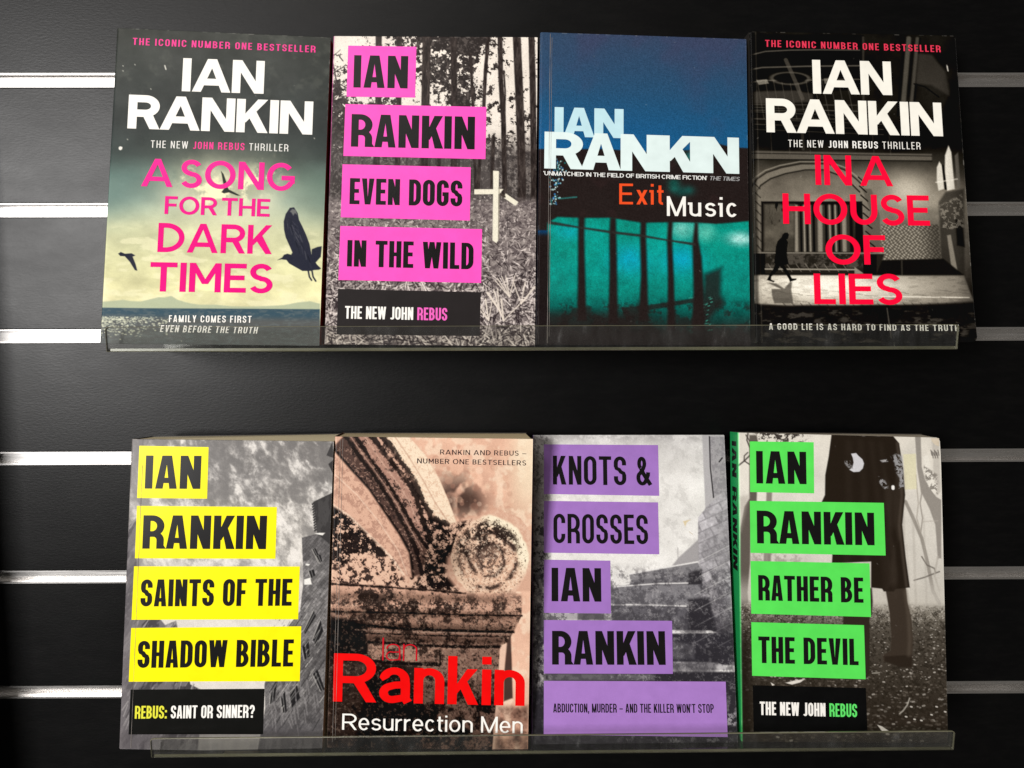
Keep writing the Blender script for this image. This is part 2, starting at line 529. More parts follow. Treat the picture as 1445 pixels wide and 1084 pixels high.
KERN = {'KI': -.35, 'RA': -.10, 'AN': -.02, 'AV': -.1, 'LI': 0, 'FA': -.12, 'WO': -.02, 'TH': -.02, "N'": -.1, "'T": -.1, 'AT': -.10, 'TA': -.1}
def layout(runs):
    """runs: [(text, style, colour, slant)] -> list of (colour, polys), total width, in cap heights"""
    x = 0.0
    out = []
    prev = ''
    lastw = 0
    for text, st, colr, slant in runs:
        P = STY[st]
        polys = []
        for ch in text:
            if ch == ' ':
                x += P['w'] * (.50 if not P['geo'] else (.12 if st == 'geo' else .36)) + P['tr'] * .6
                prev = ' '
                continue
            q, w = glyph(ch, st)
            kern = KERN.get(prev + ch, 0.0)
            if P['geo'] == 0: kern *= .45
            if prev + ch == 'KI' and st not in ('heavy', 'helvb'): kern = 0
            if st == 'geob' and prev + ch == 'RA': kern = -.06
            x += kern * P['s'] * 1.6 if prev else 0
            for poly in q:
                polys.append([(x + px + slant * py, py) for px, py in poly])
            x += w + P['tr']
            lastw = P['tr']
            prev = ch
        out.append((colr, polys))
    return out, x - lastw

# ------------------------------------------------------------------ printing: colours computed over the sheet
W_, H_ = 153.0, 234.0
STEP = 0.4
NX, NY = int(W_ / STEP) + 1, int(H_ / STEP) + 1
GX, GY = np.meshgrid(np.linspace(0, W_, NX), np.linspace(0, H_, NY))

def smooth(a, b, x):
    t = np.clip((x - a) / (b - a), 0, 1)
    return t * t * (3 - 2 * t)

def vnoise(x, y, seed):
    r = np.random.RandomState(seed).rand(256, 256)
    xi, yi = np.floor(x).astype(int), np.floor(y).astype(int)
    fx, fy = x - xi, y - yi
    fx = fx * fx * (3 - 2 * fx)
    fy = fy * fy * (3 - 2 * fy)
    a, b = r[yi % 256, xi % 256], r[yi % 256, (xi + 1) % 256]
    c, d = r[(yi + 1) % 256, xi % 256], r[(yi + 1) % 256, (xi + 1) % 256]
    return (a * (1 - fx) + b * fx) * (1 - fy) + (c * (1 - fx) + d * fx) * fy

def fbm(scale, seed, octv=4, gain=.55, sx=1.0, sy=1.0, X=None, Y=None):
    X = GX if X is None else X
    Y = GY if Y is None else Y
    s = 0
    a = 1.0
    n = 0
    f = 1.0 / scale
    for o in range(octv):
        s = s + a * vnoise(X * f * sx + 17.3 * o, Y * f * sy + 9.1 * o, seed + o)
        n += a
        a *= gain
        f *= 2.03
    return s / n

def pmask(pts, soft=0.5, X=None, Y=None):
    X = GX if X is None else X
    Y = GY if Y is None else Y
    ins = np.zeros(X.shape, bool)
    d = np.full(X.shape, 1e9)
    n = len(pts)
    for i in range(n):
        x0, y0 = pts[i]
        x1, y1 = pts[(i + 1) % n]
        dx, dy = x1 - x0, y1 - y0
        L = dx * dx + dy * dy + 1e-9
        t = np.clip(((X - x0) * dx + (Y - y0) * dy) / L, 0, 1)
        d = np.minimum(d, (X - x0 - t * dx) ** 2 + (Y - y0 - t * dy) ** 2)
        if y0 != y1:
            c = ((y0 > Y) != (y1 > Y)) & (X < (x1 - x0) * (Y - y0) / (y1 - y0) + x0)
            ins ^= c
    d = np.sqrt(d)
    sd = np.where(ins, d, -d)
    return smooth(-soft, soft, sd)

def ldist(pts):
    d = np.full(GX.shape, 1e9)
    for (x0, y0), (x1, y1) in zip(pts[:-1], pts[1:]):
        dx, dy = x1 - x0, y1 - y0
        L = dx * dx + dy * dy + 1e-9
        t = np.clip(((GX - x0) * dx + (GY - y0) * dy) / L, 0, 1)
        d = np.minimum(d, (GX - x0 - t * dx) ** 2 + (GY - y0 - t * dy) ** 2)
    return np.sqrt(d)

def lmask(pts, w, soft=0.45):
    return 1 - smooth(w / 2 - soft, w / 2 + soft, ldist(pts))

class Art:
    def __init__(self, c):
        self.im = np.empty((NY, NX, 3))
        self.im[:] = c
    def over(self, m, c):
        m = np.asarray(m)[..., None]
        self.im = self.im * (1 - m) + np.asarray(c, dtype=float) * m
    def mul(self, m):
        self.im = self.im * np.asarray(m)[..., None]
    def poly(self, pts, c, soft=.5, a=1.0): self.over(pmask(pts, soft) * a, c)
    def line(self, pts, w, c, soft=.45, a=1.0): self.over(lmask(pts, w, soft) * a, c)
    def dab(self, x0, y0, x1, y1, w, c, a=1.0):
        i0, i1 = int(max(0, (min(x0, x1) - w) / STEP)), int(min(NX, (max(x0, x1) + w) / STEP + 2))
        j0, j1 = int(max(0, (min(y0, y1) - w) / STEP)), int(min(NY, (max(y0, y1) + w) / STEP + 2))
        if i1 <= i0 or j1 <= j0: return
        X, Y = GX[j0:j1, i0:i1], GY[j0:j1, i0:i1]
        dx, dy = x1 - x0, y1 - y0
        L = dx * dx + dy * dy + 1e-9
        t = np.clip(((X - x0) * dx + (Y - y0) * dy) / L, 0, 1)
        d = np.sqrt((X - x0 - t * dx) ** 2 + (Y - y0 - t * dy) ** 2)
        m = ((1 - smooth(w / 2 - .3, w / 2 + .35, d)) * a)[..., None]
        self.im[j0:j1, i0:i1] = self.im[j0:j1, i0:i1] * (1 - m) + np.asarray(c, float) * m

def tone(im, k, grey=0.0, gain=1.0):
    x = np.clip(im / 255, 0, 1)
    x = x * (1 - k) + k * x * x * (3 - 2 * x)
    if grey:
        l = (x @ np.array([.3, .59, .11]))[..., None]
        x = x * (1 - grey) + grey * l * np.array([1.02, 1.0, .955])
    return np.clip(x * gain, 0, 1) * 255

def G(*stops):
    """vertical gradient: (v, colour) stops"""
    vs = [s[0] for s in stops]
    return np.stack([np.interp(GY, vs, [s[1][k] for s in stops]) for k in range(3)], -1)

def art_sea():
    A = Art((60, 62, 60))
    n = fbm(26, 11, 5, sy=1.5)
    n2 = fbm(9, 15, 4)
    A.im = G((0, (62, 64, 60)), (20, (60, 63, 60)), (70, (54, 58, 57)), (95, (58, 66, 64)), (112, (92, 112, 106)), (128, (146, 164, 150)), (150, (206, 208, 168)), (190, (222, 218, 168)), (208, (230, 224, 178)), (234, (228, 222, 178)))
    A.mul(.80 + .40 * n)
    A.over(smooth(.55, .8, n2) * .28 * smooth(95, 20, GY), (112, 114, 104))
    # glow in the middle, teal banks left and right
    g = np.exp(-((GX - 82) / 42) ** 2 - ((GY - 122) / 26) ** 2)
    A.over(np.clip(g * .95 * (.55 + .8 * fbm(14, 23, 4)), 0, 1), (236, 230, 192))
    A.over(np.clip(smooth(50, 0, GX) * np.exp(-((GY - 128 + .25 * GX) / 18) ** 2) * .75, 0, 1), (98, 122, 116))
    A.over(np.clip(smooth(112, 153, GX) * np.exp(-((GY - 120) / 20) ** 2) * .7, 0, 1), (104, 122, 108))
    e = fbm(11, 31, 5, .62)
    band = np.exp(-((GY - 112 + 10 * np.sin(GX / 17)) / 11) ** 2) * smooth(40, 62, GX) * smooth(128, 105, GX)
    A.over(smooth(.47, .60, e) * band * .95, (248, 240, 196))
    A.over(smooth(.56, .40, e) * band * .45, (118, 126, 108))
    A.over(smooth(.52, .68, fbm(20, 41, 4, sy=2.2)) * smooth(150, 165, GY) * .35, (190, 188, 146))
    A.over(smooth(.55, .7, fbm(16, 44, 4, sy=2.6)) * smooth(140, 160, GY) * .5, (240, 236, 196))
    # hills and sea
    A.poly([(-1.1,204.2),(6.2,203.6),(14.7,202.5),(19.9,203.3),(26.8,203.5),(33.6,201.7),(39.2,200.2),(43.3,200.3),(47.8,199.2),(52.0,201.8),(60.2,204.1),(67.2,205.2),(78.8,205.1),(90.5,206.0),(102.2,206.1),(116.3,205.4),(126.9,204.7),(136.3,202.6),(145.2,201.5),(152.4,203.3),(152.7,210.8),(-1.2,212.9)], (170, 180, 152), .6, .85)
    sea = [(-2.0,208.3),(30.4,208.3),(76.6,207.9),(152.5,207.3),(153.6,238.0),(-2.1,239.4)]
    m = pmask(sea, .4)
    A.over(m, (62, 84, 96))
    A.over(m * smooth(211.5, 217.5, GY), (90, 92, 91))
    A.over(m * smooth(.45, .7, fbm(3, 51, 3, sy=3)) * .5, (104, 112, 112))
    r = random.Random(3)
    for i in range(420):
        x = abs(r.gauss(0, 22))
        y = 214.5 + abs(r.gauss(0, 6))
        A.dab(x, y, x + r.uniform(.2, .9), y, r.uniform(.3, .8), (214, 216, 190), r.uniform(.3, .95))
    dk = (44, 46, 58)
    # large gull
    A.poly([(120.9,171.6),(124.2,169.6),(125.5,167.5),(127.8,166.7),(130.5,167.4),(131.4,165.8),(129.4,161.4),(126.2,154.6),(124.8,149.0),(124.3,142.8),(125.5,137.1),(128.3,132.4),(131.3,131.9),(134.1,136.3),(135.2,141.3),(137.8,146.2),(140.7,152.4),(143.4,159.2),(145.0,166.7),(145.1,163.0),(149.1,161.2),(152.2,160.6),(151.8,168.5),(148.3,172.9),(149.4,174.5),(152.3,177.2),(150.9,178.2),(147.3,178.5),(145.0,179.2),(139.0,179.3),(133.6,176.3),(129.3,173.9),(127.4,171.4),(123.9,171.0)], dk, .35)
    A.poly([(128.4,135.1),(130.2,133.2),(132.6,133.8),(133.7,137.5),(132.1,136.3),(130.9,138.2),(129.7,136.1)], (150, 150, 140), .5, .6)
    A.line([(143.2,179.2),(144.2,183.6),(145.8,186.0)], 1.1, dk)
    A.line([(145.9,179.2),(146.8,183.5),(148.8,186.6)], 1.1, dk)
    rb = random.Random(8)
    for i in range(46):      # feathers catching a little light
        q = [(126.8,140.2),(144.8,174.8)]
        t = rb.random()
        x, y = q[0][0] + (q[1][0] - q[0][0]) * t + rb.uniform(-3, 4), q[0][1] + (q[1][1] - q[0][1]) * t
        A.dab(x, y, x + rb.uniform(1.0, 2.4), y + rb.uniform(2.5, 6), .5, rb.choice([(74, 74, 84), (30, 32, 40), (92, 92, 98)]), rb.uniform(.3, .6) if pmask([(x0_, y0_) for x0_, y0_ in [(125.1,141.5),(128.4,133.9),(134.6,141.3),(143.7,159.2),(145.0,166.7),(146.1,176.1),(139.0,178.1),(131.4,166.4),(126.2,154.0)]], .2, np.array([[x + 1.0]]), np.array([[y + 3.0]]))[0, 0] > .5 else 0)
    # small gulls
    A.poly([(9.6,169.2),(11.3,167.9),(14.2,169.1),(18.8,168.7),(21.5,170.2),(19.7,171.2),(22.0,176.6),(23.4,181.3),(21.7,180.9),(17.9,174.9),(14.3,171.0),(11.2,170.9)], dk, .35)
    A.poly([(78.3,106.0),(80.3,108.4),(82.6,114.6),(83.3,117.7)] + [(84.5,119.8),(92.8,124.2),(90.6,124.3),(84.6,122.1),(81.1,122.9),(79.3,122.0),(81.2,119.1)], (46, 50, 46), .35)
    A.poly([(6.0,90.8),(6.9,89.9),(8.6,90.4),(8.4,92.0),(7.3,92.9),(6.1,92.2)], (236, 232, 222), .25)
    A.line([(35.2,27.5),(36.1,30.3)], .8, (225, 222, 210))
    for q in [(11.7,84.4),(14.1,27.5),(6.0,32.6),(143.8,78.9),(5.8,28.8),(26.1,45.6)]:
        A.dab(q[0], q[1], q[0] + .3, q[1] + .4, .6, (200, 198, 186), .8)
    A.over(smooth(1.0, .0, GX) * .5, (30, 30, 28))
    return A

def art_forest():
    A = Art((236, 226, 214))
    dkc = (58, 52, 50)
    A.mul(.93 + .12 * fbm(20, 101, 3))
    f1 = fbm(16, 103, 3)
    f2 = fbm(3.2, 107, 4, .75)
    dens = .30 + .25 * np.exp(-((GX - 95) / 22) ** 2) + .16 * smooth(0, 40, GY) * smooth(60, 20, GX) + .30 * smooth(55, 105, GY) - .22 * smooth(30, 5, GX) * smooth(45, 10, GY) - .10 * smooth(112, 130, GX) + .12 * smooth(12, 0, GY) * smooth(20, 40, GX)
    m = smooth(.56, .50, f2 + (.5 - f1) * .55 + .42 - dens)
    A.over(m * .97, (44, 39, 38))
    A.over(m * smooth(.50, .66, fbm(2.2, 113, 3, .8)) * .42, (128, 118, 112))
    # far wood: darker haze
    haze = smooth(70, 100, GY) * smooth(137, 122, GY)
    A.over(haze * .70, (92, 86, 84))
    col = fbm(2.4, 117, 3, sy=.06)
    A.over(haze * smooth(.48, .62, col) * .7, (54, 49, 48))
    A.over(haze * smooth(.56, .66, fbm(2.0, 119, 4, .8)) * .5, (150, 142, 136))
    A.over(smooth(128, 136, GX) * smooth(122, 118, GY) * smooth(60, 80, GY) * smooth(.5, .6, fbm(3, 121, 3, .8)) * .35, (150, 140, 132))
    # trunks (centre line from top to foot, width)
    for pts, w in (([(34.2,-0.1),(35.2,53.0),(34.6,116.9)], 4.6), ([(49.8,-0.2),(50.4,52.9),(50.5,116.8)], 3.8), ([(70.2,0.3),(70.2,52.8),(70.2,116.6)], 6.2), ([(90.4,0.2),(91.5,52.7),(92.3,116.4)], 4.6),
                   ([(103.1,13.8),(105.5,52.6),(108.3,116.3)], 2.2), ([(116.3,0.0),(114.4,26.7),(113.6,55.1),(110.5,103.6)], 2.6), ([(125.0,-0.0),(125.9,33.1),(128.3,65.3),(129.7,116.0)], 3.6),
                   ([(128.1,26.6),(129.3,42.1)], 1.2), ([(137.5,-0.1),(139.6,39.5),(141.3,78.0),(142.6,116.1)], 6.0), ([(148.5,-0.2),(149.8,39.4),(151.4,116.0)], 4.6), ([(80.9,60.5),(81.5,116.5)], 2.4), ([(121.0,78.1),(120.5,116.2)], 2.6)):
        end = pts[-1]
        pts = pts + [(end[0] - .3, 118 + (w * 1.9 if w > 4 else w))]
        mm_ = lmask(pts, w, .5)
        A.over(mm_, (54, 47, 45))
        bark = fbm(1.5, 131, 3, .8, sy=.25)
        A.over(mm_ * smooth(.52, .72, bark) * .55, (88, 79, 74))
        A.over(mm_ * smooth(.48, .30, bark) * .6, (34, 30, 29))
    # bare twigs top left
    r = random.Random(9)
    for y0, y1, x1 in ((14, 22, 8), (30, 26, 14), (38, 44, 13), (58, 44, 16), (52, 50, 12), (66, 60, 20), (20, 40, 6), (72, 80, 15), (95, 88, 13)):
        x, y = 0.0, float(y0)
        for k in range(7):
            nx_, ny_ = x + x1 / 7, y + (y1 - y0) / 7 + r.uniform(-2, 2)
            A.dab(x, y, nx_, ny_, .7, (60, 52, 52), .9)
            if r.random() < .6: A.dab(nx_, ny_, nx_ + r.uniform(-1, 4), ny_ + r.uniform(-4, 4), .5, (70, 62, 62), .8)
            x, y = nx_, ny_
    # ground and dry grass
    gm = smooth(122, 130, GY + 3 * (fbm(12, 141, 2) - .5))
    A.over(gm, (122, 112, 110))
    A.over(gm * smooth(.45, .62, fbm(2.6, 143, 4, .75)) * .5, (64, 56, 58))
    A.over(gm * smooth(.50, .66, fbm(3.0, 147, 4, .75, sy=1.4)) * .45, (188, 178, 170))
    for i in range(4200):
        v = 124 + 112 * (r.random() ** .85)
        sz = .7 + 8.5 * ((v - 122) / 112) ** 1.15
        x = r.uniform(-2, 155)
        a = r.gauss(0, .9) + (math.pi / 2 if r.random() < .42 else 0)
        l = sz * r.uniform(.4, 1.25)
        lite = r.random() < .52
        c = (236, 224, 216) if lite else (48, 41, 43)
        if lite and r.random() < .5: c = (190, 178, 172)
        A.dab(x, v, x + l * math.cos(a), v - l * math.sin(a), .34 + .05 * sz, c, r.uniform(.45, 1.0))
    for x in [(134.2,186.1),(142.7,191.0),(127.0,196.1),(130.1,203.4),(119.2,203.5)]:
        for k in range(5):
            a = r.uniform(.7, 2.3)
            A.dab(x[0], x[1] + 12, x[0] + 16 * math.cos(a), x[1] + 12 - 16 * math.sin(a), .7, (224, 212, 198), .9)
    # broken white cross
    wc = (232, 226, 206)
    A.poly([(121.1,103.6),(125.4,103.8),(125.4,116.1)] + [(125.2,116.0),(125.4,156.3),(124.1,158.2),(121.3,156.1),(121.3,116.1)], wc, .3)
    A.poly([(107.4,117.9),(128.9,117.5),(127.0,119.8),(127.7,121.3),(107.4,121.7)], wc, .3)
    A.poly([(130.6,120.8),(140.0,127.3),(137.9,130.1),(129.2,124.1)], wc, .3)
    A.line([(127.0,121.1),(129.8,123.3)], 1.6, (70, 62, 56))
    A.line([(125.7,116.0),(125.9,155.0)], .6, (150, 142, 124))
    A.over(smooth(1.1, .3, GX) * smooth(130, 100, GY), (236, 84, 170))
    A.over(smooth(2.6, 1.0, GX) * .25, (120, 112, 112))
    return A

def art_bridge():
    A = Art((30, 28, 30))
    n = fbm(40, 201, 4)
    A.im = G((0, (52, 74, 98)), (45, (44, 80, 112)), (90, (34, 90, 134)), (130, (30, 92, 142)), (150, (24, 66, 110)), (234, (20, 40, 60)))
    A.over(np.clip(smooth(60, 0, GY) * .5 * n + .18 * smooth(.5, .7, n), 0, 1), (70, 66, 92))
    A.over(np.exp(-((GX - 40) / 70) ** 2 - ((GY - 108) / 34) ** 2) * .45, (30, 96, 160))
    low = pmask([(-0.5,90.0),(13.9,89.9),(48.8,88.8),(76.8,90.7),(113.5,87.9),(132.1,83.0),(142.0,85.3),(154.5,85.7),(154.1,114.5)] + [(155.5,148.6),(0.2,150.9),(-2.6,118.7)], .8)
    dk = (43, 37, 36)
    A.over(np.maximum(low, smooth(160, 164, GY)), dk)
    A.over(low * smooth(.62, .75, fbm(14, 207, 3)) * .25, (60, 44, 44))
    # street lamp glints
    r = random.Random(12)
    for cxy, sd, k in (([(15.2,104.7)][0], 4.5, 46), ([(11.8,127.2)][0], 3.0, 26), ([(14.1,114.8)][0], 2.2, 16), ([(10.5,115.5)][0], 4.0, 14)):
        for i in range(k):
            x, y = r.gauss(cxy[0], sd * .6), r.gauss(cxy[1], sd)
            A.dab(x, y, x, y + .1, r.uniform(.5, 1.3), r.choice([(150, 220, 235), (60, 130, 190), (210, 240, 240), (40, 110, 110)]), .85)
    A.line([(15.4,127.1),(27.9,125.6)], 1.0, (50, 120, 116), a=.8)
    for p_, c_ in zip([(99.3,118.0),(104.1,120.4),(109.4,119.0),(98.7,113.6),(106.1,95.0),(113.5,92.2)], ((38, 110, 100), (30, 70, 66), (34, 90, 84), (30, 84, 76), (16, 120, 80), (60, 170, 190))):
        A.over(np.exp(-((GX - p_[0]) / 4.2) ** 2 - ((GY - p_[1]) / 3.4) ** 2) * .8, c_)
    # lit water
    wm = pmask([(7.0,145.3),(14.3,140.8),(32.2,141.3),(52.6,140.8),(75.5,144.2),(94.9,143.5),(115.6,143.5),(129.1,144.2),(153.1,141.7),(153.6,235.8),(7.8,236.2)], 1.0)
    wv = G((160, (14, 140, 124)), (178, (10, 146, 134)), (196, (18, 130, 118)), (207, (24, 98, 90)), (216, (34, 66, 62)), (226, (42, 48, 46)), (234, (44, 40, 40)))
    n = fbm(6, 211, 4, .7)
    for k in range(3):
        A.im[..., k] = A.im[..., k] * (1 - wm) + wv[..., k] * wm * (.80 + .36 * n)
    def blob(p, rx_, ry_, c, a):
        A.over(wm * np.exp(-((GX - p[0]) / rx_) ** 2 - ((GY - p[1]) / ry_) ** 2) * a * (.6 + .7 * n), c)
    q = [(67.0,171.1),(103.2,170.6),(104.6,148.7),(121.7,150.4),(147.4,155.0),(22.7,151.8),(83.9,160.9),(43.0,156.5)]
    blob(q[0], 14, 10, (14, 160, 190), .9); blob(q[1], 13, 10, (14, 164, 196), .9); blob(q[2], 9, 7, (120, 200, 186), .9)
    blob(q[3], 8, 8, (96, 190, 170), .8); blob(q[4], 10, 5, (190, 236, 230), .95); blob(q[5], 12, 6, (24, 168, 186), .6); blob(q[6], 12, 14, (20, 168, 158), .6); blob(q[7], 10, 12, (20, 160, 150), .6)
    # bank in the lower right and shadows
    A.over(wm * pmask([(120.2,181.6),(126.3,179.1),(133.0,176.5),(132.2,196.4),(134.6,202.6),(122.3,216.2),(117.5,216.3)], 3) * .85, dk)
    A.over(wm * smooth(204, 216, GY) * smooth(100, 60, GX) * .75, dk)
    A.over(wm * smooth(.46, .60, fbm(7, 217, 4, .7)) * smooth(198, 208, GY) * .65, dk)
    for i in range(40):
        x, y = r.uniform(108, 125), r.uniform(196, 226)
        A.dab(x, y, x + 1.2, y - .5, .6, (70, 160, 140), r.uniform(.3, .8))
    # railing
    for pts in ([(29.2,139.9),(34.0,139.9),(33.7,155.4),(34.8,192.4),(35.6,216.7),(28.8,216.8),(29.1,187.5),(29.0,155.5)], [(52.2,140.2),(56.5,140.7),(57.2,167.5),(58.1,219.1),(51.0,219.1),(51.9,179.9),(51.6,152.7)], [(74.3,143.0),(78.6,142.9),(78.4,154.8),(79.3,187.0),(79.9,216.5),(72.8,216.5),(74.5,182.1),(73.8,154.8)],
                [(94.3,142.0),(97.7,142.6),(97.2,154.5),(98.5,186.8),(99.3,223.7),(93.3,223.8),(93.9,181.9),(93.3,158.3)], [(113.6,143.0),(116.1,143.5),(116.2,156.7),(118.6,169.2),(119.8,194.0),(120.5,223.6),(110.8,223.7),(112.3,194.1),(111.8,159.3)]):
        A.poly(pts, dk, 1.4)
    A.poly([(6.9,143.4),(28.6,147.4),(52.6,150.4),(75.5,152.9),(94.8,156.4),(114.3,158.6),(114.2,160.8),(94.8,157.6),(75.5,154.8),(52.6,152.4),(28.6,148.7),(7.0,146.1)], (50, 48, 46), .7, .9)
    A.poly([(59.9,206.8),(80.2,204.8),(112.7,199.7),(112.7,202.8),(81.4,208.5),(64.6,216.6)], dk, .8, .8)
    A.over(smooth(9.5, 7.5, GX) * smooth(150, 156, GY), (38, 33, 33))
    A.over(smooth(216, 228, GY) * .7, (42, 37, 37))
    g = np.random.RandomState(4).rand(NY, NX) - .5
    A.mul(1 + .26 * g)
    return A

def art_hall():
    A = Art((64, 60, 54))
    A.im = G((0, (50, 48, 44)), (60, (56, 53, 48)), (85, (44, 41, 38)), (100, (70, 66, 58)), (115, (110, 102, 90)), (130, (128, 120, 106)), (160, (104, 98, 88)), (185, (80, 74, 66)), (234, (52, 48, 45)))
    n = fbm(22, 301, 5)
    A.mul(.72 + .55 * n)
    lt = (132, 126, 114)
    # ceiling: beams, rose, ribs
    A.poly([(0.2,2.5),(84.5,1.2),(82.6,44.8),(-0.6,46.2)], (38, 36, 33), 1.2, .75)
    for i in range(12):
        A.line([(5 + i * 6.0, 52 - 14 + 0), (9.5 + i * 6.0, 52 + 16)], .55, (98, 93, 84), a=.65)
    for pts, w in (([(-1.3,19.2),(11.5,15.6),(29.8,14.2),(51.9,13.4),(81.5,13.1)], .9), ([(-1.5,30.5),(8.8,28.3),(41.7,26.7),(81.0,25.5)], 1.1), ([(-1.1,40.4),(9.8,38.4),(41.4,37.6),(80.5,36.2)], .8)):
        A.line(pts, w, lt, a=.6)
    A.over(np.exp(-((np.hypot((GX - 29.5) / 13.5, (GY - 36.5) / 4.6) - 1) / .16) ** 2) * .6, (120, 114, 102))
    A.over(pmask([(29.5 + 12.2 * math.cos(a / 10 * math.pi), 36.2 + 3.8 * math.sin(a / 10 * math.pi)) for a in range(20)], .8) * .8, (36, 34, 31))
    A.line([(26.6,22.0),(32.8,37.8),(37.9,52.1)], 3.0, (108, 102, 92), a=.6)
    A.poly([(4.4,38.3),(12.3,37.5),(13.6,40.7),(6.1,41.9)], (150, 144, 130), .5, .7)
    A.poly([(54.2,36.0),(62.2,35.2),(62.3,38.5),(54.7,40.3)], (150, 144, 130), .5, .6)
    A.poly([(-1.2,47.6),(32.6,45.9),(45.9,48.1),(45.7,54.6),(-1.4,56.7)], (96, 90, 82), 1.0, .55)
    for y in (505, 540, 590, 625):
        A.line([(0, (y - 60) * .1286 + .0), (92, (y - 66) * .1286)], .8, (112, 106, 96), a=.45)
    A.poly([(-0.4,72.2),(81.6,69.7),(81.1,81.4),(0.5,83.8)], (42, 40, 37), 1.0, .6)
    A.line([(37.0,71.7),(37.4,91.0)], 2.2, (84, 80, 72), a=.6); A.line([(42.1,72.9),(42.8,90.9)], 1.2, (30, 28, 26), a=.7)
    for x0, x1, w, c, a in ((745, 740, 1.5, (104, 98, 88), .5), (1010, 960, 3.5, (128, 122, 108), .55), (985, 935, 1.5, (30, 28, 26), .7), (1060, 1005, 2.6, (116, 110, 98), .55), (1075, 1020, .9, (24, 23, 21), .8)):
        A.line([((x0 - 85) * .128, 3), ((x1 - 100) * .1285, 64)], w, c, .8, a)
    A.poly([(123.6,14.6),(134.8,15.7),(144.0,29.0),(146.5,49.0),(133.4,39.9),(120.4,38.8)], (92, 86, 78), 1.5, .55)
    A.line([(120.4,39.1),(128.3,41.3),(137.8,49.1)], .9, (28, 26, 24), a=.8)
    A.poly([(141.1,55.7),(152.3,35.5),(150.6,81.7),(130.5,89.8)], (44, 41, 38), 1.5, .7)
    # cornice band under the ceiling
    A.poly([(-0.8,92.7),(130.3,93.7),(130.0,98.8),(-0.9,99.3)], (112, 105, 94), .8, .8)
    A.line([(-0.8,94.6),(130.2,95.3)], .7, (54, 51, 47), a=.9); A.line([(-0.9,99.3),(130.0,99.1)], .8, (40, 38, 35), a=.9)
    # right side wall lit, windows
    A.over(np.exp(-((GX - 112) / 17) ** 2 - ((GY - 122) / 15) ** 2) * .85, (190, 180, 160))
    A.over(np.exp(-((GX - 60) / 40) ** 2 - ((GY - 113) / 10) ** 2) * .35, (150, 142, 126))
    A.poly([(132.7,114.1),(133.3,103.9),(135.4,99.4),(137.1,102.6),(137.5,120.3),(133.5,121.8)], (190, 184, 170), .6)
    A.poly([(138.9,107.7),(139.7,94.8),(142.7,87.0),(144.4,92.2),(145.1,120.3),(139.6,121.7)], (196, 190, 176), .6)
    A.poly([(146.7,94.8),(149.3,92.1),(149.4,119.1),(146.9,120.3)], (120, 114, 104), .6, .8)
    A.line([(137.7,102.6),(138.7,120.3)], 1.6, (48, 45, 41)); A.line([(132.1,115.4),(147.4,112.7)], 1.0, (210, 204, 190), a=.6)
    A.poly([(133.0,130.5),(138.3,122.8),(151.8,120.2),(148.2,185.0),(132.1,185.1),(132.8,153.0)], (66, 62, 56), 1.2, .7)
    A.poly([(137.5,155.5),(140.2,154.9),(143.3,181.4),(139.4,182.0)], (142, 134, 120), .6, .8)
    A.poly([(144.3,143.0),(148.9,146.7),(149.5,164.1),(144.2,162.9)], (30, 28, 26), 1, .7)
    A.over(pmask([(133.4,133.0),(150.3,124.0),(149.9,149.2),(134.7,151.8)], 1) * smooth(.5, .62, fbm(2.4, 305, 3, .8)) * .6, (150, 142, 128))
    # patterned wall paper right of the stage
    pw = pmask([(91.3,147.7),(132.0,147.4),(132.2,173.4),(87.7,174.2)], 1.0)
    dots = np.sin(GX * 2.1 + np.sin(GY * .9) * 1.2) * np.sin(GY * 2.1 + np.sin(GX * .8))
    A.over(pw, (116, 109, 97))
    A.over(pw * smooth(.25, .7, dots) * .6, (176, 168, 150)); A.over(pw * smooth(-.2, -.7, dots) * .5, (72, 67, 60))
    A.over(pw * smooth(115, 132, GX) * .55, (62, 58, 52))
    A.poly([(86.5,174.2),(134.0,172.8),(147.6,185.0),(86.0,185.8)], (50, 47, 43), .8)
    A.line([(104.5,174.4),(104.2,185.1)], 1.0, (84, 79, 72), a=.7)
    # proscenium arch
    for off, w, c in ((0, 5.5, (128, 120, 106)), (-2.2, 1.0, (44, 41, 37)), (2.4, 1.0, (52, 48, 44)), (4.0, .8, (150, 142, 126))):
        pts = [(x + (1 if x > 45 else -1) * off * .6, y - off) for x, y in [(1.6,121.7),(4.7,116.7),(11.8,111.6),(22.6,107.7),(37.0,104.7),(53.7,104.5),(65.5,109.1),(73.6,116.0),(78.2,121.0)]]
        A.line(pts, w, c, .6, .8)
    A.poly([(-0.2,124.1),(4.6,121.5),(5.0,168.4),(-1.0,168.4)], (120, 113, 100), .7, .8)
    A.poly([(78.8,120.8),(85.4,120.8),(90.4,140.8),(90.4,168.1),(83.3,168.1),(83.5,135.9)], (104, 97, 86), .7, .85)
    for i in range(9):
        A.line([(76.5 + i * .6, 112 + i * 6.8), (81 + i * .7, 116.5 + i * 6.8)], 1.0, (40, 37, 33), a=.8)
        A.line([(2 + i * .1, 118 + i * 6.5), (5.5, 121.5 + i * 6.5)], .9, (50, 46, 41), a=.6)
    # stage opening with curtains
    A.poly([(6.1,130.9),(78.4,130.3),(78.0,168.1),(5.7,169.0)], (44, 41, 37), .6)
    A.over(pmask([(7.9,132.7),(30.2,132.6),(29.2,168.3),(7.1,168.4)], 1.5) * (.35 + .5 * fbm(9, 311, 4)), (128, 120, 104))
    A.over(pmask([(9.1,132.1),(23.2,132.0),(18.6,150.0),(13.4,147.5)], 1.2) * smooth(.45, .6, fbm(4, 313, 3, sy=.5)) * .8, (36, 33, 30))
    cm = pmask([(30.2,133.2),(72.9,132.8),(71.5,168.1),(29.2,168.6)], 1.0)
